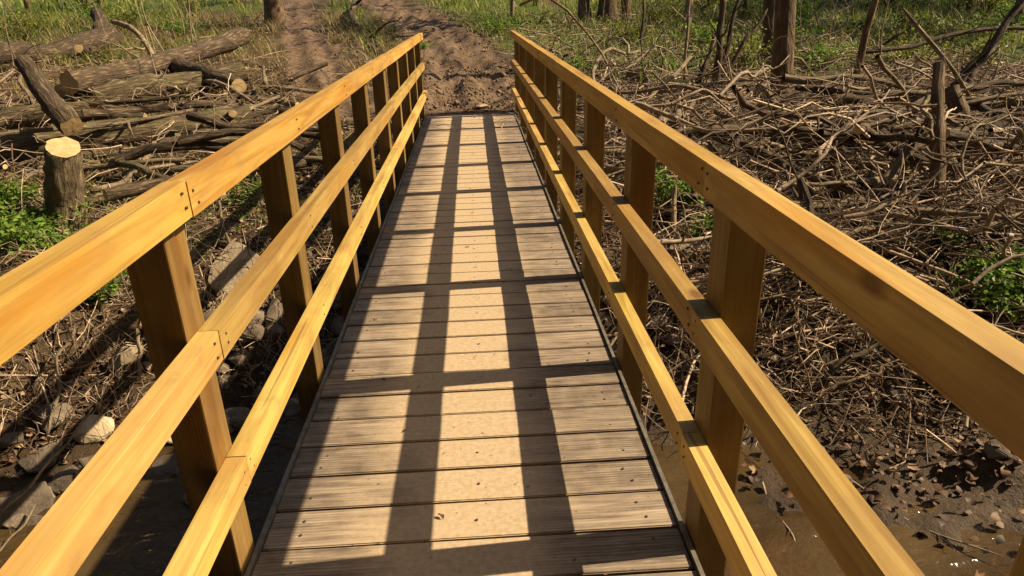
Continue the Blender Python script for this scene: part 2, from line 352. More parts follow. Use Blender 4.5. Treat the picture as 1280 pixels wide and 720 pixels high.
def rock_mat(name, a, b, c):
    t = NT(name); v, r = t.rnd_vec(t.coord()); n = t.noise(v, 7, 6, .68); f = t.noise(v, 45, 4, .6)
    base = t.ramp(n, [(.3, a), (.55, b), (.75, c)]); base = t.mix(t.ramp(f, [(.5, 0.0), (.75, .4)]), base, a)
    hs = t.n('ShaderNodeHueSaturation'); t.l(base, hs.inputs['Color']); t.l(t.math('MULTIPLY_ADD', r, .7, .6), hs.inputs['Value'])
    t.bump(t.math('ADD', n, t.math('MULTIPLY', f, .4)), .7, .02); return t.col(hs.outputs[0], .8)
M_ROCK = rock_mat('brown_stone', (.07, .052, .038), (.17, .13, .095), (.30, .24, .175))
M_ROCKP = rock_mat('pale_stone', (.17, .13, .085), (.34, .265, .175), (.48, .39, .27))

# ------------------------------------------------------------------ ground sheet, water
def graded(lo, hi, c, fine, grow, cap):
    r = [c]; s = fine
    while r[-1] < hi:
        if abs(r[-1]-c) > 6: s = min(s*grow, cap)
        r.append(r[-1]+s)
    l = [c]; s = fine
    while l[-1] > lo:
        if abs(l[-1]-c) > 6: s = min(s*grow, cap)
        l.append(l[-1]-s)
    return np.array(l[::-1][:-1]+r)
gx = graded(-160, 160, 0, .055, 1.06, 8); gy = graded(-25, 170, 6.5, .055, 1.05, 8)
X, Y = np.meshgrid(gx, gy, indexing='ij'); Z = tz(X, Y)
i = np.arange(X.size).reshape(X.shape)
Q = np.stack([i[:-1, :-1], i[1:, :-1], i[1:, 1:], i[:-1, 1:]], -1).reshape(-1, 4)
me = mesh_np('ground', np.stack([X, Y, Z], -1).reshape(-1, 3), Q)
def fa(nm, arr): a = me.attributes.new(nm, 'FLOAT', 'POINT'); a.data.foreach_set('value', np.asarray(arr, np.float32).ravel())
fa('path', pathmask(X, Y)*ss(8.8, 9.6, Y)); fa('wet', 1-ss(WATER+.02, WATER+.38, Z+.1*fbm(X*3, Y*3, 77, 2)))
_s = Y-shore(X); fa('humus_shade', ss(.9, 1.6, X)*ss(.25, .7, _s)*(1-ss(4.5, 7, _s)))  # mask of humus and painted shade under the right heap
def greenmask(x, y):
    g = ss(-.12, .18, fbm(x*.35, y*.35, 55, 3)+.02*(y-10)+.12*ss(3, 6, x))
    near_path = np.minimum(pdist(x, y, PATHS[0]), pdist(x, y, PATHS[1]))
    return g*(1-np.minimum(1, pathmask(x, y)*1.5))*np.where(x > 0, ss(10.5, 14, y), ss(14.5, 19, y))*np.maximum(.12, ss(.7, 2.0, near_path))
fa('green', greenmask(X, Y)*.7)
tag(link('ground', me, M_GROUND), kind='structure')
wx = np.linspace(-40, 40, 3); wy = np.array([-2.5, 1.5, 6.5]); WX, WY = np.meshgrid(wx, wy, indexing='ij'); ii = np.arange(9).reshape(3, 3)
tag(link('stream_water', mesh_np('stream_water', np.stack([WX, WY, WX*0+WATER], -1).reshape(-1, 3),
    np.stack([ii[:-1, :-1], ii[1:, :-1], ii[1:, 1:], ii[:-1, 1:]], -1).reshape(-1, 4)), M_WATER), kind='structure')

# ------------------------------------------------------------------ footbridge
bridge = empty('footbridge', (0, 0, 0))
tag(bridge, 'narrow timber footbridge with pale new handrails and worn plank deck over the stream', 'footbridge')
PITCHB = .1598; Y0 = 1.348
bm = bmesh.new(); rr = random.Random(3)
for k in range(-22, 52):
    y0 = Y0+k*PITCHB+.005; dz = rr.uniform(-.0025, .0015); ex = rr.uniform(-.003, .003); sk = rr.uniform(-.0018, .0018)
    b2 = bmesh.new(); v = box_bm(b2, -.594+ex, .594+ex, y0, y0+PITCHB-.0095, -.032+dz, dz)
    for q in v: q.co.y += sk*q.co.x/.6; q.co.z += rr.uniform(-.0012, .0012)
    bmesh.ops.bevel(b2, geom=b2.edges[:], offset=.003, segments=2, affect='EDGES')
    tmp = bpy.data.meshes.new('t'); b2.to_mesh(tmp); b2.free(); bm.from_mesh(tmp); bpy.data.meshes.remove(tmp)
bm_obj('deck', bm, M_DECK, bridge)
bm = bmesh.new(); box_bm(bm, -.495, .495, -2.2, 9.6, -.062, -.042); bm_obj('under_deck_light_stop', bm, M_BEAM, bridge)  # added unseen sheet, stops sun slits passing through the plank gaps
# screw heads in the boards
bm = bmesh.new()
for k in range(-4, 52):
    for x in (-.50, .02, .50):
        for dy in ((.045, .11) if x != .02 else (.078,)):
            if rr.random() < .25: continue
            bmesh.ops.create_cone(bm, cap_ends=True, segments=8, radius1=.0045, radius2=.004, depth=.002,
                matrix=Matrix.Translation((x+rr.uniform(-.012, .012), Y0+k*PITCHB+dy+rr.uniform(-.008, .008), .0008)))
tag(bm_obj('deck_screws', bm, M_SCREW, bridge), kind='stuff')
for s in (-1, 1):
    bm = bmesh.new(); n = 60; ys = np.linspace(-2.2, 9.66, n); prev = None
    for y in ys:
        x = s*(.6025+.0012*math.sin(y*2.3+s)); zz = .002*math.sin(y*1.7)
        vv = [bm.verts.new(c) for c in ((x-.006, y, -.03), (x+.006, y, -.03), (x+.006, y, .012+zz), (x-.006, y, .012+zz))]
        if prev:
            for a in range(4): bm.faces.new([prev[a], prev[(a+1) % 4], vv[(a+1) % 4], vv[a]])
        else: bm.faces.new(vv)
        prev = vv
    bm.faces.new(prev[::-1]); bmesh.ops.recalc_face_normals(bm, faces=bm.faces[:])
    bm_obj('edge_strip', bm, M_STRIP, bridge)
    bm = bmesh.new(); box_bm(bm, min(s*.50, s*.592), max(s*.50, s*.592), -2.2, 9.62, -.26, -.036); bm_obj('bearer', bm, M_BEAM, bridge, .005)
XI, TH, PX, PY = .5624, .049, .093, .110
PYS = [1.405-.99*2+.99*k for k in range(11)]
PYS = [y for y in PYS if y < 9.4]
def bent_bar(name, s, y0, y1, z0, z1, seed, mat):
    """one rail board: inner face at XI, its section kept, with slight warp along its length"""
    r = random.Random(seed); n = max(4, int((y1-y0)/.25)); bm = bmesh.new(); prev = None
    a, b, c, d_ = r.uniform(-.003, .003), r.uniform(-.003, .003), r.uniform(0, 6), r.uniform(-.0025, .0025); tilt = r.uniform(-.012, .012)
    for i in range(n+1):
        y = y0+(y1-y0)*i/n; dx = a*math.sin(y*1.1+c)+d_; dz = b*math.sin(y*.9+c*2)
        xs = (s*XI+dx, s*(XI+TH)+dx*.2); zc = (z0+z1)/2; e = .0007
        ring = []
        xi, xo = xs; sgn = 1 if xo > xi else -1
        for (x, z) in ((xi, z0+e), (xi+sgn*e, z0), (xo-sgn*e, z0), (xo, z0+e), (xo, z1-e), (xo-sgn*e, z1), (xi+sgn*e, z1), (xi, z1-e)):
            ring.append(bm.verts.new((x+tilt*(z-zc), y, z+dz+r.uniform(-.0004, .0004))))
        if prev:
            for k in range(8): bm.faces.new([prev[k], prev[(k+1) % 8], ring[(k+1) % 8], ring[k]])
        else: bm.faces.new(ring)
        prev = ring
    bm.faces.new(prev[::-1]); bmesh.ops.recalc_face_normals(bm, faces=bm.faces[:])
    return bm_obj(name, bm, mat, bridge)
RAILS = [('handrail', .990, 1.069), ('middle_rail', .636, .713), ('bottom_rail', .277, .356)]
for s in (-1, 1):
    for q, (nm, z0, z1) in enumerate(RAILS):
        for j, (ya, yb) in enumerate(((-2.3, 1.459), (1.461, 5.419), (5.421, 9.46))):
            o = bent_bar(nm, s, ya, yb, z0, z1, 10*q+j+100*(s > 0), M_RAILG if (q == 0 and j == 0 and s > 0) else (M_RAIL, M_RAILM, M_RAILB)[q])
            for py in PYS:
                if not (ya < py+PY/2+.02 and py+PY/2-.02 < yb) or py > 5.6 or py < .2: continue
                ends = [0.0] if abs(py+PY/2-1.46) > .05 else [-.03 if j == 0 else .03]
                for e in ends:
                    for dz in (.022, .056):
                        bm = bmesh.new()
                        bmesh.ops.create_cone(bm, cap_ends=True, segments=10, radius1=.0036, radius2=.003, depth=.003,
                            matrix=Matrix.Translation((s*(XI-.0005), py+PY/2+e+rr.uniform(-.012, .012), z0+dz+rr.uniform(-.006, .006))) @ Matrix.Rotation(s*-math.pi/2, 4, 'Y'))
                        bm_obj('screw', bm, M_SCREW, o)
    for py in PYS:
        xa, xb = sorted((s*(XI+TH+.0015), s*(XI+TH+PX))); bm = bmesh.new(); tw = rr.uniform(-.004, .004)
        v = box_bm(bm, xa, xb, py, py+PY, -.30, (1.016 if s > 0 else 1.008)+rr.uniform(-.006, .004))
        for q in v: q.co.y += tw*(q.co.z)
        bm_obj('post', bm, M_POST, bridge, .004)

# ------------------------------------------------------------------ logs, stump, branches
def log(name, p0, p1, r0, r1, mat, label, cat='log', group=None, n=16, k=14, wob=.02, sag=0., seed=1, knee=None, cut=(True, True), rough=.09, cutmat=None, slant=0.0):
    P = curve(p0, p1, n, wob, sag, seed, knee); rs = np.random.default_rng(seed+5)
    R = np.linspace(r0, r1, n); R = R*(1+rough*rs.normal(0, .5, n))
    V, Qd, UV = tubes(P[None], R[None], k)
    V = V+(V-np.repeat(P, k, axis=0))*(rough*rs.normal(0, .8, (len(V), 1)))
    if slant: V[-k:, 2] += slant*(V[-k:, 1]-P[-1, 1])-.2*slant*(V[-k:, 0]-P[-1, 0])
    me = mesh_np(name, V, Qd, True, UV); o = link(name, me, mat); tag(o, label, cat, group)
    for end, yes in zip((0, -1), cut):
        ring = V[:k] if end == 0 else V[-k:]
        c = P[end]; t = (P[0]-P[1]) if end == 0 else (P[-1]-P[-2]); t = t/np.linalg.norm(t)
        rad = R[end]
        if yes:
            bm = bmesh.new(); vs_ = [bm.verts.new(tuple(c+(q-c)*.985+t*(.002+.003*rs.random()))) for q in ring]
            v2 = [bm.verts.new(tuple(c+(q-c)*.5+t*(.004+.02*rad*rs.random()))) for q in ring]; ct = bm.verts.new(tuple(c+t*(.004+.012*rad)))
            for a in range(k):
                b = (a+1) % k; bm.faces.new([vs_[a], vs_[b], v2[b], v2[a]]); bm.faces.new([v2[a], v2[b], ct])
            bmesh.ops.recalc_face_normals(bm, faces=bm.faces[:]); bm_obj('cut_end', bm, cutmat or M_CUT, o)
    return o
def plog(a, b, th0, th1, mat, label, **kw):
    """log between two image points, each (px, py, height above ground); thickness in photo pixels"""
    A, B = stick_ends(a, b); fa_, fb_ = th0/2*.86*(A[1]*1.05)/F_PX, th1/2*.86*(B[1]*1.05)/F_PX
    return log(kw.pop('name', 'log'), A, B, fa_, fb_, mat, label, **kw)

# tree stump left of the bridge
sb = on(76, 286, 0); rad = .5*40*float((sb-CAM) @ AX_F)/F_PX; stop = at_y(79, 184, sb[1]+.02)
st = log('tree_stump', sb+np.array([0, 0, -.15]), stop, rad*1.12, rad*.93, M_STUMP,
    'upright sawn tree stump with pale cut top on the left bank', 'tree stump', n=14, k=22, wob=.012, seed=3, cut=(False, True), rough=.07, slant=.42)
G_L = 'cut logs stacked on the left bank'
LOGS = [
 ((-25, 192, .14), (314, 152, .14), 36, 40, M_BARKM, 'thickest rough log lying flat across the left bank behind the stump', dict(seed=11, wob=.01)),
 ((85, 104, .46), (304, 43, .62), 28, 22, M_BARK, 'dark curved log rising to a pale sawn end at top of the left log pile', dict(seed=12, wob=.012, sag=-.0, knee=(.0, 0, -.10))),
 ((120, 124, .26), (306, 90, .30), 30, 26, M_BARKM, 'straight greenish log directly beneath the dark curved log', dict(seed=13)),
 ((-20, 78, .30), (138, 40, .36), 24, 26, M_BARK, 'dark log reaching the left photo edge at back of the pile', dict(seed=14, wob=.03)),
 ((92, 158, .42), (28, 78, None, .6), 30, 22, M_BARK, 'dark snapped limb leaning down steeply onto the top of the stump', dict(seed=15, wob=.02)),
 ((80, 119, .24), (150, 98, .30), 26, 24, M_BARKM, 'short log showing its round pale sawn end left of the greenish log', dict(seed=16)),
 ((196, 178, .10), (318, 160, .10), 13, 15, M_BARK, 'thin dark log with orange broken end in front of the thickest log', dict(seed=17, wob=.03)),
 ((225, 84, .34), (298, 107, .28), 26, 20, M_BARK, 'stubby dark log with orange sawn end facing the bridge', dict(seed=18)),
 ((-20, 152, .30), (112, 138, .30), 30, 26, M_BARKM, 'yellow mossy log between the stump and the dark snapped limb', dict(seed=19)),
 ((118, 252, .07), (194, 182, .12), 15, 11, M_BARKP, 'pale peeled branch lying right of the stump towards the bridge', dict(seed=20, wob=.03)),
 ((92, 52, .5), (128, 22, .55), 12, 17, M_BARK, 'dark gnarled root end sticking up at back of the log pile', dict(seed=21, wob=.05)),
 ((120, 150, .22), (182, 146, .24), 13, 12, M_BARKP, 'short pale stick wedged over the thickest log', dict(seed=22)),
 ((315, 118, .1), (372, 132, .1), 10, 9, M_BARKM, 'greenish stick lying behind the log pile beside the left handrail', dict(seed=23)),
 ((100, 196, .1), (160, 190, .12), 14, 12, M_BARK, 'short dark log half hidden right behind the stump', dict(seed=24)),
]
for a, b, t0, t1, m, lab, kw in LOGS: plog(a, b, t0, t1, m, lab, group=G_L, **kw)

rs = np.random.default_rng(77)
for q in range(38):
    x = rs.uniform(-7.2, -2.0); y = rs.uniform(6.2, 11.6); az = rs.normal(.15, .45) if q % 3 else rs.uniform(0, 3.1); L = rs.uniform(.9, 2.6); r = rs.uniform(.022, .062)
    d = np.array([math.cos(az), math.sin(az), 0])*L/2; c = np.array([x, y, 0.]); e = []
    for sg in (-1, 1):
        p = c+sg*d; p[2] = float(tz(p[0], p[1]))+rs.uniform(.02, .42); e.append(p)
    log('slim_log', e[0], e[1], r, r*rs.uniform(.6, .95), random.choice([M_BARK, M_BARKM, M_BARKP, M_BARKP]), 'slim criss crossed log lying among the thicker logs on the left bank', group='slim logs on the left bank', seed=800+q, wob=.035, n=14, k=9)
rs = np.random.default_rng(78)
for q in range(40):
    x = rs.uniform(1.8, 7.0); y = rs.uniform(4.9, 8.4); az = rs.normal(-.1, .6) if q % 4 else rs.uniform(0, 3.1); L = rs.uniform(1.0, 2.8); r = rs.uniform(.022, .055)
    d = np.array([math.cos(az), math.sin(az), 0])*L/2; c = np.array([x, y, 0.]); e = []
    for sg in (-1, 1):
        p = c+sg*d; p[2] = float(tz(p[0], p[1]))+rs.uniform(.05, .6); e.append(p)
    log('slim_log', e[0], e[1], r, r*rs.uniform(.5, .9), random.choice([M_BARK, M_BARKP, M_TRUNK, M_BARKP]), 'thick bare bough lying across the tangled right brush heap', cat='bough', group='thick boughs in the right brush', seed=840+q, wob=.05, n=16, k=9, cut=(q % 2 == 0, False))
def branch(a, b, th0, th1, mat, label, seed, cat='branch', group=None, wob=.05, shoots=4, sag=0., name='fallen_branch', n=14, k=7, abs3=False, shl=.35):
    """a stick with side shoots, one mesh"""
    rs = np.random.default_rng(seed)
    if abs3: A, B, r0, r1 = np.asarray(a), np.asarray(b), th0, th1
    else:
        A, B = stick_ends(a, b); r0, r1 = th0/2*A[1]*1.05/F_PX, th1/2*B[1]*1.05/F_PX
    P = curve(A, B, n, wob, sag, seed); R = np.linspace(r0, r1, n)*(1+.08*rs.normal(0, 1, n)); R[-1] = r1*.3; R[0] *= .8
    Vs, Qs, Us, off = [], [], [], 0
    def add(P_, R_, k_):
        nonlocal off
        P_ = np.concatenate([P_[:1]-(P_[1:2]-P_[:1])*.04, P_, P_[-1:]+(P_[-1:]-P_[-2:-1])*.04]); R_ = np.concatenate([[R_[0]*.1], R_, [R_[-1]*.1]])
        V, Qd, U = tubes(P_[None], R_[None], k_); Vs.append(V); Qs.append(Qd+off); Us.append(U); off += len(V)
    add(P, R, k); L = np.linalg.norm(B-A)
    for q in range(shoots):
        i0 = rs.integers(2, n-2); d = (P[-1]-P[0])/L; v = rs.normal(0, 1, 3); v[2] = abs(v[2])*.6; v -= d*(v@d); v /= np.linalg.norm(v)+1e-6
        l = L*rs.uniform(.4, 1)*shl*(1-i0/n*.5); e = P[i0]+(d*rs.uniform(.3, .9)+v*rs.uniform(.4, .8))*l
        Pq = curve(P[i0], e, 8, .06, 0, int(rs.integers(1e9))); rq = R[i0]*rs.uniform(.3, .5); add(Pq, np.linspace(rq, rq*.35, 8), 5)
    o = link(name, mesh_np(name, np.concatenate(Vs), np.concatenate(Qs), True, np.concatenate(Us)), mat)
    return tag(o, label, cat, group)
G_BL = 'loose branches on the left bank'; G_BR = 'large branches in the brush right of the bridge'
BR = [
 ((140, 30, .75), (325, 134, .25), 6, 5, M_BARKP, 'long thin pale branch slanting down across the left log pile', 31, G_BL, dict(wob=.03, shoots=3)),
 ((108, 238, .12), (250, 199, .14), 7, 4, M_BARKP, 'thin pale branch curving beside the left handrail near the stump', 32, G_BL, dict(shoots=3)),
 ((18, 85, .6), (45, 132, .35), 4, 4, M_BARKP, 'thin pale twig hooked over the logs at the left photo edge', 33, G_BL, dict(shoots=1)),
 ((158, 92, .35), (178, 190, .1), 4, 3, M_BARKP, 'thin upright sapling stem bent in front of the thickest log', 34, G_BL, dict(shoots=2)),
 ((0, 236, .08), (70, 214, .1), 6, 5, M_BARKP, 'pale stick lying left of the stump foot', 35, G_BL, dict(shoots=2)),
 ((5, 640, .1), (115, 510, .45), 4, 3, M_BARKP, 'thin pale root hanging down the left bank beside the stream', 36, G_BL, dict(shoots=4)),
 ((62, 545, .12), (90, 400, .35), 5, 4, M_BARKP, 'crooked pale stem standing on the left bank below the handrail', 37, G_BL, dict(shoots=4)),
 ((-10, 700, .08), (45, 630, .15), 4, 3, M_BARKP, 'pale twig dipping to the water at the bottom left photo corner', 38, G_BL, dict(shoots=2)),
 ((175, 470, .15), (172, 410, .4), 5, 5, M_BARKP, 'short orange tan stake leaning on the left bank beside the first post', 39, G_BL, dict(shoots=1)),
 ((275, 250, .3), (298, 330, .05), 4, 3, M_BARKP, 'thin grey stem bending above the pale boulder left of the bridge', 40, G_BL, dict(shoots=3)),
 ((888, 168, .30), (1090, 244, .25), 15, 9, M_BARK, 'thick dark branch sloping right behind the right handrail', 41, G_BR, dict(wob=.025, shoots=5)),
 ((995, 108, .42), (1200, 128, .45), 9, 8, M_BARK, 'dark level branch lying right of the large tree foot', 42, G_BR, dict(wob=.02, shoots=5)),
 ((1010, 182, .32), (1198, 182, .40), 11, 8, M_BARK, 'sunlit grey branch bowed across the middle of the right brush heap', 43, G_BR, dict(wob=.03, shoots=4, sag=-.06)),
 ((1190, 124, .55), (1300, 128, .55), 6, 5, M_BARKP, 'pale level stick reaching the right photo edge above the heap', 44, G_BR, dict(shoots=2)),
 ((1215, 128, .5), (1300, 168, .5), 10, 8, M_BARK, 'dark bent bough at the right photo edge behind the leaning logs', 45, G_BR, dict(shoots=2)),
 ((1210, 120, .5), (1130, 10, None, .4), 5, 5, M_BARKP, 'thin pale stem leaning above the broken upright log', 46, G_BR, dict(shoots=3, wob=.03)),
 ((960, 205, .22), (1140, 284, .18), 6, 4, M_BARKP, 'long pale twig running down the right brush toward the green plants', 47, G_BR, dict(shoots=4)),
 ((1000, 192, .3), (1270, 220, .3), 6, 5, M_BARKP, 'long pale stick crossing in front of both leaning logs', 48, G_BR, dict(shoots=4, wob=.02)),
 ((985, 230, .28), (1070, 229, .28), 6, 5, M_BARKP, 'short pale level stick just behind the right handrail', 49, G_BR, dict(shoots=0, wob=.02)),
 ((806, 130, .2), (872, 62, None, 1.2), 6, 4, M_BARKP, 'pale straight stick leaning up beside the dark sapling clump', 50, G_BR, dict(shoots=2, wob=.02)),
 ((1105, 275, .2), (1195, 352, .1), 6, 3, M_BARKP, 'pale forked twig ending at the green plant on the right edge', 51, G_BR, dict(shoots=3)),
 ((1225, 285, .15), (1300, 262, .2), 9, 9, M_BARKP, 'smooth tan stick jutting in from the right photo edge', 52, G_BR, dict(shoots=1)),
 ((1190, 205, .2), (1215, 236, .12), 10, 10, M_BARKP, 'short pale stub lying between the two leaning logs', 53, G_BR, dict(shoots=0)),
 ((1042, 168, .05), (1054, 118, None, .2), 13, 9, M_BARKP, 'short greenish yellow stub standing in the right brush heap', 54, G_BR, dict(shoots=0, wob=.02)),
 ((838, 290, .1), (846, 232, .45), 8, 5, M_BARKP, 'whitish forked root above the boulder behind the right posts', 55, G_BR, dict(shoots=3)),
 ((740, 200, .25), (880, 212, .30), 9, 7, M_BARKP, 'pale branch seen through the right posts below the handrail', 56, G_BR, dict(shoots=3)),
 ((1020, 585, .05), (1255, 692, .10), 4, 3, M_STICK, 'thin tan twig trailing over the water at bottom right', 57, G_BR, dict(shoots=2, wob=.04)),
 ((955, 600, .05), (995, 690, .12), 4, 3, M_STICK, 'small bent twig poking from the water beside the right rails', 58, G_BR, dict(shoots=3)),
 ((1040, 470, .2), (1115, 385, .3), 9, 6, M_BARK, 'dark branch on the right bank just above the muddy water', 59, G_BR, dict(shoots=3)),
 ((1035, 490, .15), (1090, 465, .2), 5, 3, M_BARKP, 'pale curved twig hanging over the dark undercut right bank', 60, G_BR, dict(shoots=2)),
 ((720, 130, .2), (800, 60, None, 3), 5, 3, M_BARKP, 'pale stick sloping behind the far end of the right handrail', 61, G_BR, dict(shoots=3)),
]
for a, b, t0, t1, m, lab, sd, g, kw in BR: branch(a, b, t0, t1, m, lab, sd, group=g, **kw)

def leaner(px0, py0, h0, px1, py1, h1, t0, t1, mat, label, seed, cut=(True, True), **kw):
    return plog((px0, py0, h0), (px1, py1, h1) if h1 is not None else (px1, py1, None, .5), t0, t1, mat, label, seed=seed, cut=cut, group='leaning broken logs in the right brush', **kw)
leaner(1168, 248, .02, 1174, 80, None, 23, 14, M_TRUNK, 'broken log standing upright in the right brush heap', 71, wob=.05, cut=(False, True))
leaner(1228, 218, .05, 1188, 110, None, 26, 22, M_TRUNK, 'brown log leaning left against the broken upright log', 72, wob=.015)
leaner(1186, 200, .2, 1230, 236, .1, 14, 12, M_BARKP, 'short tan log lying at the foot of the brown leaning log', 73)
leaner(1045, 250, .0, 1040, 200, .35, 22, 15, M_BARK, 'low grey stub standing behind the near end of the right handrail', 74, cut=(False, False), wob=.05)

# ------------------------------------------------------------------ bulk brush, leaves, grass
def bulk_twigs(n, xr, yr, Hf, lmin, lmax, rmin, rmax, keep, npt=6, k=4, tilt=.28, flow=None, lift=False):
    x = RNG.uniform(*xr, n); y = RNG.uniform(*yr, n); m = RNG.random(n) < keep(x, y); x, y = x[m], y[m]; n = len(x)
    L = lmin+(lmax-lmin)*RNG.random(n)**2.0; az = RNG.uniform(0, 2*np.pi, n); el = RNG.normal(0, tilt, n)
    if flow is not None: az = np.where(RNG.random(n) < .5, flow+RNG.normal(0, .5, n), az)
    z = tz(x, y)+Hf(x, y)*RNG.random(n)**1.3+.01
    d = np.stack([np.cos(az)*np.cos(el), np.sin(az)*np.cos(el), np.sin(el)], 1); t = np.linspace(-.5, .5, npt)
    P = np.stack([x, y, z], 1)[:, None]+d[:, None]*(t[None, :, None]*L[:, None, None])
    for f in (1.0, 2.2): P = P+RNG.normal(0, .05/f, (n, 1, 3))*L[:, None, None]*np.sin(t*np.pi*f*2+RNG.uniform(0, 6.3, (n, 1)))[..., None]
    g = tz(P[..., 0], P[..., 1])+.004
    if lift: P[..., 2] += .75*np.maximum(0, (g-P[..., 2]).max(1))[:, None]
    else: P[..., 2] = np.maximum(P[..., 2], g)
    r = rmin+(rmax-rmin)*RNG.random(n)**2.2
    R = r[:, None]*np.linspace(1, .35, npt)[None]
    return P, R
def right_heap(x, y):
    s = y-shore(x)
    return .08+.72*ss(.3, 1.8, s)*(1-ss(3.0, 6.0, s))*ss(1.0, 2.2, x)*(.5+.9*vnoise(x*.9, y*.9, 61))+.10*ss(.1, .8, s)
def keep_r(x, y):
    s = y-shore(x); c = ss(.05, .5, s)*ss(.9, 1.4, x)*(1-.9*pathmask(x, y)*ss(9.3, 10, y))
    d = np.interp(y, [3, 8, 9, 13, 18, 24], [.75, .75, 1, .7, .45, .1])
    return c*d*np.clip(.28+1.15*vnoise(x*.8+4, y*.8, 63), 0, 1)
def left_heap(x, y): return .05+.22*vnoise(x*.9, y*.9, 66)+.35*np.exp(-((y-9.3)/1.6)**2-((x+4.6)/2.2)**2)
def keep_l(x, y):
    s = y-shore(x); return ss(.1, .6, s)*ss(.9, 1.5, -x)*(1-pathmask(x, y))*np.interp(y, [4, 8, 14, 20], [1, .9, .5, .1])*(.4+.7*vnoise(x*.9, y*.9, 68))
# individual sticks: the largest of the brush, one object each
G_SR = 'bare sticks of the brush heap right of the bridge'; G_SL = 'bare sticks scattered over the left bank'
P1, R1 = bulk_twigs(330, (1.2, 8.5), (6.2, 15.5), lambda x, y: right_heap(x, y)*1.15, .8, 2.9, .012, .036, keep_r, npt=12, flow=.15, tilt=.22, lift=True)
P3, R3 = bulk_twigs(260, (1.15, 5.8), (3.5, 7.2), lambda x, y: right_heap(x, y), .6, 2.4, .010, .030, keep_r, npt=12, flow=.15, tilt=.26, lift=True)
P2, R2 = bulk_twigs(150, (-8, -1.1), (4.2, 14), left_heap, .6, 1.8, .007, .020, keep_l, npt=12, lift=True)
cnt = 0
for (PP, RR, lab, g, mx) in ((P1, R1, 'bare brown stick in the tangled brush heap right of the bridge', G_SR, 115), (P3, R3, 'bare brown stick in the tangled brush heap right of the bridge', G_SR, 100), (P2, R2, 'bare brown stick lying loose on the littered left bank', G_SL, 75)):
    for j in range(min(len(PP), mx)):
        P_, R_ = PP[j:j+1], RR[j:j+1]*RNG.uniform(.85, 1.15, (1, PP.shape[1])); L = np.linalg.norm(P_[0, -1]-P_[0, 0])
        Vs, Qs, Us, off = [], [], [], 0; parts = [(P_, R_, 6)]
        for q in range(RNG.integers(2, 8)):
            i0 = RNG.integers(2, 10); d = (P_[0, -1]-P_[0, 0])/(L+1e-6); v = RNG.normal(0, .55, 3); v[2] = abs(v[2])*.8
            e = P_[0, i0]+(d*.7+v)*L*RNG.uniform(.12, .38); pq = curve(P_[0, i0], e, 7, .05, 0)
            rq = R_[0, i0]*RNG.uniform(.3, .6); parts.append((pq[None], np.linspace(rq, rq*.35, 7)[None], 4))
            for z in range(RNG.integers(0, 4)):
                l2 = np.linalg.norm(e-P_[0, i0]); i1 = RNG.integers(2, 6); e2 = pq[i1]+(d*.5+RNG.normal(0, .6, 3))*l2*RNG.uniform(.25, .6); p2 = curve(pq[i1], e2, 5, .05, 0)
                parts.append((p2[None], np.linspace(rq*.5, rq*.2, 5)[None], 3))
        for a, b, k in parts:
            V, Qd, U = tubes(a, b, k); Vs.append(V); Qs.append(Qd+off); Us.append(U); off += len(V)
        c0 = P_[0, 5].copy(); V = np.concatenate(Vs)-c0
        o = link('fallen_stick', mesh_np('fallen_stick', V, np.concatenate(Qs), True, np.concatenate(Us)), random.choice([M_BARK, M_BARKP, M_STICK, M_STICK, M_STICK, M_BARKP])); o.location = c0
        tag(o, lab, 'stick', g); cnt += 1
# the rest of the brush
parts = [bulk_twigs(2700, (1.1, 9), (3.6, 11), right_heap, .25, 1.5, .0035, .016, keep_r, tilt=.35),
         bulk_twigs(2600, (1.1, 10), (9, 22), lambda x, y: .10+.28*vnoise(x*.7, y*.7, 64), .4, 1.7, .006, .016, keep_r, tilt=.35),
         bulk_twigs(4600, (-8, -.9), (3.7, 12), left_heap, .15, 1.1, .0025, .009, keep_l, tilt=.4),
         bulk_twigs(2000, (-10, -1.5), (10, 22), left_heap, .3, 1.4, .004, .012, keep_l, tilt=.4),
         bulk_twigs(2000, (-4.5, -1.0), (3.0, 5.6), lambda x, y: .02+.3*RNG.random(len(x)), .2, .7, .002, .006, lambda x, y: ss(0, .25, y-shore(x))*(1-ss(1.2, 2, y-shore(x))), tilt=.9),
         bulk_twigs(2200, (1.0, 5.0), (2.9, 5.4), lambda x, y: .02+.25*RNG.random(len(x)), .15, .7, .002, .006, lambda x, y: ss(-.1, .25, y-shore(x))*(1-ss(1.1, 1.9, y-shore(x))), tilt=.8),
         bulk_twigs(1700, (1.05, 5.5), (3.4, 6.6), lambda x, y: .04+.3*vnoise(x*1.1, y*1.1, 65), .25, 1.3, .0035, .013, lambda x, y: keep_r(x, y)+.2*ss(.1, .5, y-shore(x)), tilt=.4),
         bulk_twigs(260, (-1.2, 1.2), (4.2, 9), left_heap, .15, .7, .002, .006, lambda x, y: x*0+.8, tilt=.3)]
Vs, Qs, off = [], [], 0
for P, R in parts:
    V, Qd, _ = tubes(P, R, 4); Vs.append(V); Qs.append(Qd+off); off += len(V)
tag(link('brushwood', mesh_np('brushwood', np.concatenate(Vs), np.concatenate(Qs), True), M_TWIG),
    'mass of fine dead twigs covering both banks beside the bridge', 'brushwood', kind='stuff')

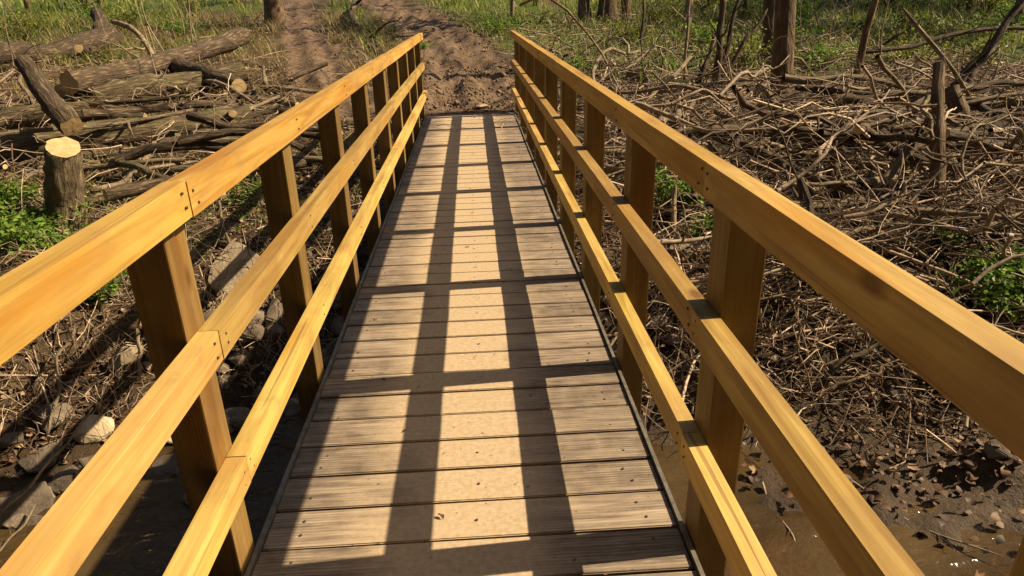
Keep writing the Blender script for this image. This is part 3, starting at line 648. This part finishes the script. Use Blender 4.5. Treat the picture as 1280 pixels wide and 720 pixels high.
def leaves_np(C, size, nrm, asp=.55, fold=.25):
    """diamond leaves folded at the midrib: C (n,3), size (n,), nrm (n,3)"""
    n = len(C); nrm = nrm/(np.linalg.norm(nrm, axis=1, keepdims=True)+1e-9)
    a = RNG.normal(0, 1, (n, 3)); a -= nrm*(a*nrm).sum(1, keepdims=True); a /= np.linalg.norm(a, axis=1, keepdims=True)+1e-9
    b = np.cross(nrm, a); s = size[:, None]
    V = np.stack([C-a*s*.5, C+b*s*asp*.5+nrm*s*fold, C+a*s*.5+nrm*s*.08*RNG.normal(0, 1, (n, 1)), C-b*s*asp*.5+nrm*s*fold], 1)
    i = np.arange(n*4).reshape(n, 4)
    return V.reshape(-1, 3), i
def curled(C, size, nrm, asp=.6, curl=.25):
    """leaves as curled strips of three quads"""
    n = len(C); nrm = nrm/(np.linalg.norm(nrm, axis=1, keepdims=True)+1e-9)
    a = RNG.normal(0, 1, (n, 3)); a -= nrm*(a*nrm).sum(1, keepdims=True); a /= np.linalg.norm(a, axis=1, keepdims=True)+1e-9
    b = np.cross(nrm, a); s = size[:, None]; cu = RNG.normal(curl, curl, (n, 1)); tw = RNG.normal(0, .25, (n, 1)); cup = RNG.normal(.12, .15, (n, 1)); V = []
    for t, wd in ((-.5, .16), (-.22, .92), (.16, .84), (.5, .10)):
        w_ = wd*asp*RNG.uniform(.75, 1.2, (n, 1))*.5; o = C+a*s*t+nrm*s*cu*(t*t*4)*.5
        for q in (-1, 1): V.append(o+q*b*s*w_+nrm*s*(cup*wd+q*tw*t))
    V = np.stack(V, 1); i = np.arange(n)[:, None]*8
    return V.reshape(-1, 3), np.concatenate([i+np.array([[r, r+1, r+3, r+2]]) for r in (0, 2, 4)])
def scatter(n, xr, yr, keep):
    x = RNG.uniform(*xr, n); y = RNG.uniform(*yr, n); m = RNG.random(n) < keep(x, y); return x[m], y[m]
def litter_keep(x, y):
    s = y-shore(x); return ss(-.05, .3, s)*(1-.82*pathmask(x, y)*ss(9.5, 10, y))*(.35+.8*vnoise(x*1.4, y*1.4, 71))*(1-.85*ss(1.0, 1.7, x)*ss(.5, 1.0, s)*(1-ss(5, 8, s)))
C = []; S = []
for n, xr, yr, sz in ((26000, (-4.5, 5), (3.0, 8), (.02, .06)), (16000, (-8, 9), (7, 14), (.03, .075)), (7000, (-10, 10), (13, 24), (.05, .11))):
    x, y = scatter(n, xr, yr, litter_keep); C.append(np.stack([x, y, tz(x, y)+.008+.03*RNG.random(len(x))**2], 1)); S.append(RNG.uniform(*sz, len(x)))
C = np.concatenate(C); S = np.concatenate(S); N = RNG.normal(0, .55, C.shape); N[:, 2] = 1
V1, Q1 = curled(C, S, N); C = []; S = []
# wet leaf heap on the mud bar
x = RNG.normal(2.75, .65, 520); y = RNG.normal(3.0, .28, 520); m = tz(x, y) > WATER-.03; x, y = x[m], y[m]
C.append(np.stack([x, y, np.maximum(tz(x, y), WATER)+.008+.05*RNG.random(len(x))**2], 1)); S.append(RNG.uniform(.03, .085, len(x)))
C = np.concatenate(C); S = np.concatenate(S); N = RNG.normal(0, .3, C.shape); N[:, 2] = 1
V, Qd = curled(C, S*.85, N, .75, .1)
tag(link('wet_leaves', mesh_np('wet_leaves', V, Qd, True), M_WETLEAF), 'dark wet leaves heaped on the mud bar at right', 'leaf litter', kind='stuff')
V, Qd = V1, Q1
tag(link('leaf_litter', mesh_np('leaf_litter', V, Qd, False), M_LITTER), 'brown dead leaves and bark scraps strewn over both banks', 'leaf litter', kind='stuff')

def blades(x, y, h, wd, lean, dz=0.0):
    n = len(x); az = RNG.uniform(0, 6.28, n); d = np.stack([np.cos(az), np.sin(az)], 1); p = np.stack([-d[:, 1], d[:, 0]], 1)
    z0 = tz(x, y)-.01+dz; V = []
    for t, wf in ((0, 1), (.5, .8), (1, .12)):
        cx = x+d[:, 0]*h*lean*t**1.8; cy = y+d[:, 1]*h*lean*t**1.8; cz = z0+h*t*(1-.25*lean*t)
        for s in (-1, 1): V.append(np.stack([cx+s*p[:, 0]*wd*wf, cy+s*p[:, 1]*wd*wf, cz], 1))
    V = np.stack(V, 1); i = np.arange(n)[:, None]*6
    Qd = np.concatenate([i+np.array([[0, 1, 3, 2]]), i+np.array([[2, 3, 5, 4]])], 0)
    return V.reshape(-1, 3), Qd
def bld(name, mat, sets, label):
    Vs, Qs, off = [], [], 0
    for a in sets:
        V, Qd = blades(*a); Vs.append(V); Qs.append(Qd+off); off += len(V)
    return tag(link(name, mesh_np(name, np.concatenate(Vs), np.concatenate(Qs), True), mat), label, 'grass', kind='stuff')
def gset(n, xr, yr, keep, h, wd, lean):
    x, y = scatter(n, xr, yr, keep); k = len(x); return (x, y, RNG.uniform(*h, k), np.full(k, wd)*RNG.uniform(.6, 1.3, k), RNG.uniform(*lean, k))
tuft = lambda x, y: ss(.52, .72, vnoise(x*2.3, y*2.3, 81))
kl = lambda x, y: tuft(x, y)*ss(.5, 1.1, y-shore(x))*(1-pathmask(x, y))*ss(.8, 1.2, -x)
bld('dry_grass', M_STRAW, [gset(16000, (-9, -.9), (4.0, 15), kl, (.08, .38), .0035, (.5, 1.6)), gset(22000, (-14, -.5), (9, 24), lambda x, y: kl(x, y)+.25*(1-pathmask(x, y)), (.12, .45), .007, (.5, 1.6)),
    gset(1800, (1.1, 6), (5, 9), lambda x, y: tuft(x, y)*.5, (.08, .3), .003, (.5, 1.5)),
    gset(6000, (-14, 14), (13, 30), lambda x, y: tuft(x, y)*(1-pathmask(x, y)), (.2, .6), .007, (.4, 1.2))], 'straw coloured dry grass among the logs and twigs')
kg = lambda x, y: greenmask(x, y)
bld('grass', M_GRASS, [gset(42000, (-22, 22), (11, 26), kg, (.12, .4), .010, (.3, 1.2)), gset(22000, (-45, 45), (24, 60), kg, (.3, .7), .03, (.3, 1.1)),
    gset(2600, (-6, -1), (4.8, 9), lambda x, y: ss(.5, .7, vnoise(x*1.7+7, y*1.7, 83))*ss(.6, 1.2, y-shore(x)), (.08, .25), .004, (.4, 1.3))], 'green grass growing under the trees behind the banks')

# ------------------------------------------------------------------ leafy plants
def plant(name, c, rx, rz, n, size, mat, label, cat='plant', group=None, stems=14, stem_mat=None):
    """low leafy plant: stems fanning out from the base, leaves all along and over them"""
    root = empty(name, c); tag(root, label, cat, group); rs = RNG
    az = rs.uniform(0, 6.28, stems); sp = rs.uniform(.2, 1, stems)
    tips = np.stack([np.cos(az)*rx*sp, np.sin(az)*rx*sp, rz*rs.uniform(.55, 1.1, stems)*(1-.35*sp)], 1)
    P = np.stack([curve(tips[j]*.02, tips[j], 6, .05) for j in range(stems)]); R = np.linspace(1, .35, 6)[None]*np.full((stems, 1), max(.002, rz*.012))
    V, Qd, _ = tubes(P, R, 4); link('stem', mesh_np('stem', V, Qd), stem_mat or M_TWIG, root)
    j = rs.integers(0, stems, n); t = rs.uniform(.25, 1.05, n)[:, None]
    Cc = tips[j]*t+rs.normal(0, 1, (n, 3))*np.array([rx, rx, rz*.6])*.13; Cc[:, 2] = np.abs(Cc[:, 2])+.01
    N = rs.normal(0, .6, (n, 3)); N[:, 2] += .9
    V, Qd = leaves_np(Cc, rs.uniform(.6, 1.3, n)*size, N, .62, .12); link('leaves', mesh_np('leaves', V, Qd, False), mat, root)
    return root
G_P = 'low green plants on the banks'
PL = [((12, 268), .42, .30, 1000, .05, 'bright green leafy plant at the left photo edge, the one farthest back'), ((72, 318), .34, .22, 700, .045, 'bright green leafy plant just above the left handrail in front of the stump'),
      ((1235, 352), .3, .26, 500, .055, 'smaller green plant behind the bushy plant at the right photo edge'), ((880, 300), .2, .2, 300, .05, 'green leaves beside the pale flat boulder behind the right posts'),
      ((30, 300), .50, .30, 1300, .055, 'bright green leafy plant at the left photo edge before the stump'),
      ((95, 268), .16, .18, 220, .05, 'small bright green sprig at the right foot of the stump'),
      ((130, 378), .28, .24, 420, .045, 'green weeds on the left bank just behind the first post'),
      ((318, 258), .32, .3, 600, .045, 'dark green plant under the left handrail beside the second post'),
      ((1262, 395), .46, .40, 1300, .06, 'bushy green plant at the right photo edge above the stream'),
      ((845, 268), .30, .42, 800, .055, 'dark green plant between the right posts behind the boulder'),
      ((1180, 305), .16, .12, 160, .045, 'small green sprout right of the standing pale log foot'),
      ((300, 225), .2, .15, 220, .04, 'small green tuft left of the middle of the left handrail'),
      ((720, 90), .4, .3, 420, .055, 'leafy green plant behind the far end of the right handrail'),
      ((530, 62), .3, .2, 200, .05, 'green tuft beside the far end of the left handrail')]
for (px, py), rx, rz, n, sz, lab in PL:
    plant('leafy_plant', on(px, py), rx, rz, n, sz, M_GREEN, lab, group=G_P)
plant('leafy_plant', on(620, 40), .9, .45, 900, .07, M_GREEN, 'green leafy bush right of the muddy path beyond the bridge', group=G_P)

C = []
for n, xr, yr, keep in ((5200, (-6, -1), (4.3, 8.5), lambda x, y: ss(.55, .75, vnoise(x*1.3+3, y*1.3, 95))*ss(.6, 1.2, y-shore(x))), (3200, (1.3, 5.5), (4.3, 8), lambda x, y: ss(.62, .8, vnoise(x*1.2, y*1.2+5, 96))*ss(.5, 1.1, y-shore(x)))):
    x, y = scatter(n, xr, yr, keep); C.append(np.stack([x, y, tz(x, y)+.02+.1*RNG.random(len(x))**1.5], 1))
C = np.concatenate(C); N = RNG.normal(0, .5, C.shape); N[:, 2] += 1; V, Qd = leaves_np(C, RNG.uniform(.02, .05, len(C)), N, .6, .1)
tag(link('ground_cover', mesh_np('ground_cover', V, Qd, False), M_GREEN), 'small green weeds spreading between the twigs on both banks', 'ground cover', kind='stuff')

# ------------------------------------------------------------------ trees and shrubs
def tree(base, r, h, lean, mat, label, name='tree', group=None, crown=900, leaf=.16, limbs=7, low=.35, seed=1, crown_r=None, leafmat=None, crown_off=(0, 0)):
    rs = np.random.default_rng(seed); root = empty(name, base); tag(root, label, 'tree', group)
    n = 22; top = np.array([lean[0]*h, lean[1]*h, h]); P = curve((0, 0, -.15), top, n, .018, 0, seed)
    t = np.linspace(0, 1, n); R = r*(1-.75*t)*(1+.35*np.exp(-t*h/.2)); V, Qd, UV = tubes(P[None], R[None], 14)
    V = V+(V-np.repeat(P, 14, 0))*(.05*rs.normal(0, 1, (len(V), 1))); link('trunk', mesh_np('trunk', V, Qd, True, UV), mat, root)
    tips = []; Vs, Qs, Us, off = [], [], [], 0
    cr = crown_r or h*.28
    for q in range(limbs):
        i0 = rs.integers(int(n*low), n-2); az = rs.uniform(0, 6.28); l = cr*rs.uniform(.6, 1.2)
        e = P[i0]+np.array([math.cos(az)*l+crown_off[0]*.4, math.sin(az)*l+crown_off[1]*.4, l*rs.uniform(.25, .9)]); p = curve(P[i0], e, 9, .06, 0, int(rs.integers(1e9)))
        rl = R[i0]*rs.uniform(.25, .45); V, Qd, U = tubes(p[None], np.linspace(rl, rl*.2, 9)[None], 6); Vs.append(V); Qs.append(Qd+off); Us.append(U); off += len(V)
        tips += [p[4], p[6], p[8]]
        for z in range(3):
            s0 = p[rs.integers(3, 8)]; e2 = s0+rs.normal(0, .5, 3)*l*.6; p2 = curve(s0, e2, 6, .07, 0, int(rs.integers(1e9)))
            V, Qd, U = tubes(p2[None], np.linspace(rl*.3, rl*.1, 6)[None], 4); Vs.append(V); Qs.append(Qd+off); Us.append(U); off += len(V); tips += [p2[3], p2[5]]
    if Vs: link('limbs', mesh_np('limbs', np.concatenate(Vs), np.concatenate(Qs), True, np.concatenate(Us)), mat, root)
    if crown and tips:
        tips = np.array(tips); j = rs.integers(0, len(tips), crown); Cc = tips[j]+rs.normal(0, 1, (crown, 3))*cr*.15
        N = rs.normal(0, .7, (crown, 3)); N[:, 2] += .6; V, Qd = leaves_np(Cc, rs.uniform(.6, 1.3, crown)*leaf, N); link('crown', mesh_np('crown', V, Qd, False), leafmat or M_OLIVE, root)
    return root
G_T = 'trees standing beyond the banks'
def ptree(px, py, wpx, h, lean, label, **kw):
    b = on(px, py); r = wpx/2*.8*b[1]*1.03/F_PX; kw.setdefault('crown', 500 if b[1] > 20 else 0); return tree(b, r, h, lean, kw.pop('mat', M_TRUNK), label, group=G_T, **kw)
TREES = [
 (984, 122, 31, 9, (.045, 0), 'largest brown tree trunk standing in the brush right of the bridge', dict(seed=201, limbs=9, low=.45)),
 (968, 82, 22, 9, (.0, .02), 'reddish trunk in shade directly behind the largest trunk', dict(seed=202)),
 (1072, 112, 11, 7, (.01, 0), 'slim dark trunk standing right of the largest trunk', dict(seed=203)),
 (343, 32, 25, 9, (.02, 0), 'dark trunk standing left of the left muddy track', dict(seed=204)),
 (732, 26, 16, 9, (-.01, 0), 'leftmost trunk of the cluster beyond the right handrail', dict(seed=205)),
 (757, 28, 26, 10, (.0, 0), 'thickest trunk of the cluster beyond the right handrail', dict(seed=206)),
 (783, 25, 15, 9, (.03, 0), 'right leaning trunk of the cluster beyond the right handrail', dict(seed=207)),
 (856, 42, 11, 7, (.09, 0), 'slim pale trunk leaning right behind the twig heap', dict(seed=208, mat=M_BARKP)),
 (640, 22, 6, 5, (.05, 0), 'thin pale sapling right of the path beyond the bridge', dict(seed=209, mat=M_BARKP)),
 (928, 30, 8, 8, (-.04, 0), 'slim trunk far left of the largest trunk', dict(seed=210)),
 (1140, 14, 9, 8, (.02, 0), 'slim trunk far behind the pale standing log', dict(seed=211)),
 (1215, 18, 10, 8, (-.05, 0), 'slim trunk leaning left at the far right of the wood', dict(seed=212)),
 (1262, 40, 13, 8, (.02, 0), 'dark trunk at the right photo edge', dict(seed=213)),
 (38, 14, 7, 8, (.0, 0), 'thin trunk far off at the left photo edge', dict(seed=214)),
 (128, 12, 7, 8, (.02, 0), 'thin trunk far off above the left log pile', dict(seed=215)),
 (240, 14, 6, 7, (-.03, 0), 'thin pale trunk far off left of the dark trunk', dict(seed=216, mat=M_BARKP)),
 (670, 8, 8, 9, (.01, 0), 'far slim trunk above the right handrail end', dict(seed=217)),
 (575, 5, 7, 9, (.01, 0), 'far slim trunk at the top of the muddy path', dict(seed=218)),
]
for px, py, wpx, h, lean, lab, kw in TREES: ptree(px, py, wpx, h, lean, lab, **kw)
# dark saplings and dead stems in the right brush
SAP = [((897, 112, 0), (895, -60, None, 0.3), 9, 6, 'dark upright sapling stem left of the largest trunk', 231), ((888, 105, .0), (935, -20, None, 0.3), 7, 4, 'dark sapling stem leaning right beside the largest trunk', 232),
       ((870, 110, .0), (902, 30, None, 0.3), 7, 4, 'dark crooked sapling stem nearest the right handrail', 233), ((900, 100, 0), (960, 10, None, 0.3), 6, 3, 'thin dark stem crossing in front of the largest trunk', 234),
       ((1195, 108, .3), (1300, -30, None, 0.3), 10, 7, 'dark diagonal stem rising to the top right photo corner', 235), ((1205, 110, .3), (1262, 30, None, 0.3), 7, 4, 'second dark diagonal stem beside the corner stem', 236),
       ((1068, 62, .6), (1300, 38, None, 0.3), 5, 5, 'long dark level branch hanging before the green background at right', 237), ((1130, 40, .6), (1062, 80, None, 0.1), 4, 3, 'thin drooping branch right of the slim dark trunk', 238),
       ((1140, 66, .5), (1165, 82, None, 0.1), 4, 2, 'short drooping twig left of the pale standing log', 239), ((855, 100, 0), (864, -10, None, 0.3), 4, 3, 'thin straight pale stem beside the dark crooked sapling', 240),
       ((800, 60, 0), (802, -20, None, 0.3), 4, 3, 'thin straight stem behind the right handrail twigs', 241), ((455, 8, .1), (468, 72, .06), 7, 5, 'dark crooked stick lying in the rut between the two muddy tracks', 242)]
for a, b, t0, t1, lab, sd in SAP:
    branch(a, b, t0, t1, M_BARKP if 'pale' in lab else M_BARK, lab, sd, cat='sapling' if 'stem' in lab else 'branch', group='dark stems standing in the wood', name='sapling' if 'stem' in lab else 'bare_branch', wob=.03, shoots=5, n=16)

# shrubs filling the wood behind
G_S = 'shrubs filling the wood beyond the banks'
rs = np.random.default_rng(5); sh = []
while len(sh) < 64:
    y = rs.uniform(19, 58); x = rs.uniform(-.85, .85)*y
    if pathmask(x, y) > .05 or min([math.hypot(x-a, y-b) for a, b in sh] or [9]) < 1.6: continue
    if abs(pdist(x, y, PATHS[0])) < 1.6 or pdist(x, y, PATHS[1]) < 2.2 or (y < 26 and x < 3): continue
    sh.append((x, y))
for x, y in sh:
    rx = rs.uniform(.8, 1.5)*(1+y/60); rz = rs.uniform(1.0, 2.0)*(1+y/50); side = 'right' if x > -1 else 'left'
    plant('shrub', (x, y, float(tz(x, y))), rx, rz, 620, .09*(1+y/50), M_OLIVE if rs.random() < .6 else M_GREEN,
        'dim green shrub in the wood %s of the muddy path' % side, 'shrub', G_S+' '+side, stems=16)
# low undergrowth and bare stems between the trunks
rs = np.random.default_rng(15); un = []
while len(un) < 46:
    y = rs.uniform(11.5, 25); x = rs.uniform(3.2, .80*y) if len(un) < 34 else rs.uniform(-.8*y, -.35*y)
    if len(un) >= 34 and y < 15: continue
    if min([math.hypot(x-a, y-b) for a, b in un] or [9]) < 1.0: continue
    un.append((x, y))
for q, (x, y) in enumerate(un):
    rx = rs.uniform(.5, .95); rz = rs.uniform(.35, .85)
    plant('undergrowth_bush', (x, y, float(tz(x, y))), rx, rz, 560, .075, M_OLIVE if rs.random() < .45 else M_GREEN,
        'low green bush between the trunks behind the right brush heap' if q < 34 else 'low green bush behind the left log pile', 'bush', 'low bushes behind the right brush' if q < 34 else 'low bushes behind the left logs', stems=14)
for q in range(110):
    left = q > 80; y = rs.uniform(10.5, 24); x = rs.uniform(2.2, .75*y) if not left else rs.uniform(-.75*y, -.36*y)
    b = np.array([x, y, float(tz(x, y))-.03]); h = rs.uniform(.7, 2.8); tip = b+np.array([rs.normal(0, .25)*h, rs.normal(0, .2)*h, h])
    branch(b, tip, rs.uniform(.006, .017), .005, M_BARKP if rs.random() < .45 else M_STICK, 'thin bare sapling standing in the wood behind the %s' % ('left log pile' if left else 'right brush heap'), 700+q, cat='sapling',
        group='bare saplings on the left' if left else 'bare saplings on the right', name='sapling', wob=.03, shoots=5, abs3=True, n=12, k=5)
# trees outside the picture on the sunny side: they give the broken shade over the right background
for j, (x, y, h) in enumerate(((25, 27, 13), (30, 20, 13), (20, 23, 11), (18.5, 17, 9.5), (23, 31, 12))):
    tree((x, y, float(tz(x, y))), .18, h, (0, 0), M_TRUNK, 'tree with thin crown standing out of view to the right', group='trees outside the view on the right', crown=3000, leaf=.28, limbs=14, low=.35, seed=300+j, crown_r=3.2)

# the wood behind the viewer and on the left, which closes off the low sky there
for j in range(26):
    x = -13+(j//2)*2.1+rs.uniform(-.5, .5); y = -4.4-rs.uniform(0, 1.2) if j % 2 else -8-rs.uniform(0, 2)
    tree((x, y, float(tz(x, y))), .16, rs.uniform(8, 11), (rs.uniform(-.04, .04), rs.uniform(-.02, .02)), M_TRUNK, 'tree with full crown on the wooded bank behind the viewer', group='trees on the bank behind the viewer', crown=4200, leaf=.34, limbs=20, low=.08, seed=340+j, crown_r=2.3)
for j, (x, y) in enumerate(((-11, -1), (-12.5, 4), (-13, 9), (-12, 13), (-15, 17))):
    tree((x, y, float(tz(x, y))), .17, rs.uniform(8, 10), (0, 0), M_TRUNK, 'tree with full crown standing out of view to the left', group='trees outside the view on the left', crown=3600, leaf=.32, limbs=16, low=.1, seed=370+j, crown_r=2.6)

# ------------------------------------------------------------------ stones
def stone(c, sx, sy, sz, rot, mat, label, seed, cat='stone', group=None, flat=0.0, name='stone'):
    rs = np.random.default_rng(seed); bm = bmesh.new()
    p = rs.normal(0, 1, (17, 3)); p /= np.linalg.norm(p, axis=1, keepdims=True); p *= rs.uniform(.8, 1.05, (17, 1)); p *= np.array([sx, sy, sz])
    for q in p: bm.verts.new(q)
    bmesh.ops.convex_hull(bm, input=bm.verts[:]); bmesh.ops.delete(bm, geom=[v for v in bm.verts if not v.link_faces], context='VERTS')
    bmesh.ops.bevel(bm, geom=bm.edges[:], offset=min(sx, sy, sz)*.10, segments=2, affect='EDGES', clamp_overlap=True)
    o = bm_obj(name, bm, mat, smooth=False); o.location = c; o.rotation_euler = rot; return tag(o, label, cat, group)
def pstone(px, py, h, w_, hgt, dep, mat, label, seed, tilt=(0, 0, 0), **kw):
    c = on(px, py, h); k = c[1]*1.06/F_PX; return stone(c, w_/2*k, dep/2*k, hgt/2*k, tilt, mat, label, seed, **kw)
G_ST = 'large stones at the stream'
pstone(296, 352, .05, 84, 40, 120, M_ROCKP, 'large pale sunlit boulder left of the bridge behind the second post', 401, (.75, -.2, .3), name='boulder', cat='boulder', group=G_ST)
pstone(345, 402, .0, 44, 74, 40, M_ROCK, 'grey upright slab stone between the second and third left posts', 402, (.1, .1, .2), group=G_ST)
pstone(864, 312, .05, 70, 34, 60, M_ROCKP, 'pale flat boulder between the first and second right posts', 403, (.3, .1, .2), name='boulder', cat='boulder', group=G_ST)
pstone(118, 533, .03, 70, 44, 60, M_ROCKP, 'pale wet boulder at the water edge under the left middle rail', 404, (.2, .1, -.6), name='boulder', cat='boulder', group=G_ST)
pstone(330, 500, .0, 46, 28, 40, M_ROCK, 'flat grey stone near the water beside the left bottom rail', 405, group=G_ST)
pstone(36, 655, .0, 90, 44, 60, M_ROCK, 'dark mossy stone in the water at the bottom left', 406, group=G_ST)
pstone(300, 448, .03, 40, 26, 40, M_ROCK, 'rounded stone above the flat grey stone on the left shore', 407, group=G_ST)
pstone(278, 478, .02, 34, 24, 34, M_ROCK, 'small dark stone beside the first left post near the water', 408, group=G_ST)
pstone(600, 133, .03, 22, 8, 16, M_ROCKP, 'small whitish stone lying in the mud at the bridge end', 409, group=G_ST)
pstone(385, 205, .05, 40, 22, 30, M_ROCKP, 'pale stone left of the third post under the left handrail', 410, group=G_ST)
pstone(770, 120, .12, 40, 30, 40, M_ROCK, 'grey stone in the brush behind the right handrail', 411, group=G_ST)
pstone(800, 92, .1, 34, 26, 36, M_ROCK, 'smaller grey stone beyond the grey stone behind the right handrail', 412, group=G_ST)
rs = np.random.default_rng(9); n = 0
while n < 160:
    x = (rs.uniform(-3.6, 1.5) if n < 60 else rs.uniform(-2.4, -.6)) if n < 100 else rs.uniform(1.2, 3.2); y = float(shore(x))+rs.normal(.35, .45)
    if n < 100 and x > -.7 and rs.random() < .6: continue
    if n >= 125: x = rs.uniform(-2.9, -1.0); y = rs.uniform(2.0, 3.6)
    z = float(tz(x, y)); s = rs.uniform(.035, .13)*(1.25 if x < 0 else .7)
    stone((x, y, z+s*.2), s, s*rs.uniform(.7, 1.2), s*rs.uniform(.5, .8), tuple(rs.uniform(-.4, .4, 3)), M_ROCK if rs.random() < .75 else M_ROCKP,
          'brown angular stone of the stream edge left of and under the bridge' if x < .6 else 'small brown stone of the stream edge right of the bridge', 500+n, group='stones along the stream edge' if x < .6 else 'stones along the right stream edge'); n += 1
# mud clods and gravel on the track beyond the deck
V0, Q0, off = [], [], 0
for j in range(800):
    y = 9.72+abs(rs.normal(0, 2.4)); x = np.interp(y, [9, 14, 18, 23], [0, -.15, -.7, -1.8])+rs.normal(0, .45); s = rs.uniform(.008, .035)*(1 if rs.random() > .06 else 2.2)
    if j >= 700: x, y, s = rs.normal(0, .3), 9.66-abs(rs.normal(0, .16)), rs.uniform(.004, .014)
    if j >= 700 and abs(x) > .57: continue
    p = np.array([(1, 0, 0), (0, 1, 0), (-1, 0, 0), (0, -1, 0), (0, 0, .9), (0, 0, -.6)])*s*rs.uniform(.6, 1.2, (6, 1))
    V0.append(p+np.array([x, y, (float(tz(x, y)) if j < 700 else 0)+s*.2]))
    Q0.append(np.array([(0, 1, 4), (1, 2, 4), (2, 3, 4), (3, 0, 4), (1, 0, 5), (2, 1, 5), (3, 2, 5), (0, 3, 5)])+off); off += 6
tag(link('mud_clods', mesh_np('mud_clods', np.concatenate(V0), np.concatenate(Q0), True), simple('mud_clod', (.09, .055, .034), (.23, .15, .095), 25)), 'loose mud clods on the track and the far end of the deck', 'mud', kind='stuff')

# chips, crumbs of mud and leaf scraps dropped on the deck
x = rs.normal(0, .28, 90); y = rs.uniform(1.2, 9.6, 90); m = np.abs(x) < .58; x, y = x[m], y[m]
N = RNG.normal(0, .25, (len(x), 3)); N[:, 2] = 1
V, Qd = curled(np.stack([x, y, np.full(len(x), .004)], 1), RNG.uniform(.006, .022, len(x)), N, .55, .15)
tag(link('deck_scraps', mesh_np('deck_scraps', V, Qd, True), M_LITTER), 'wood chips and leaf scraps dropped on the bridge deck', 'leaf scraps', kind='stuff')
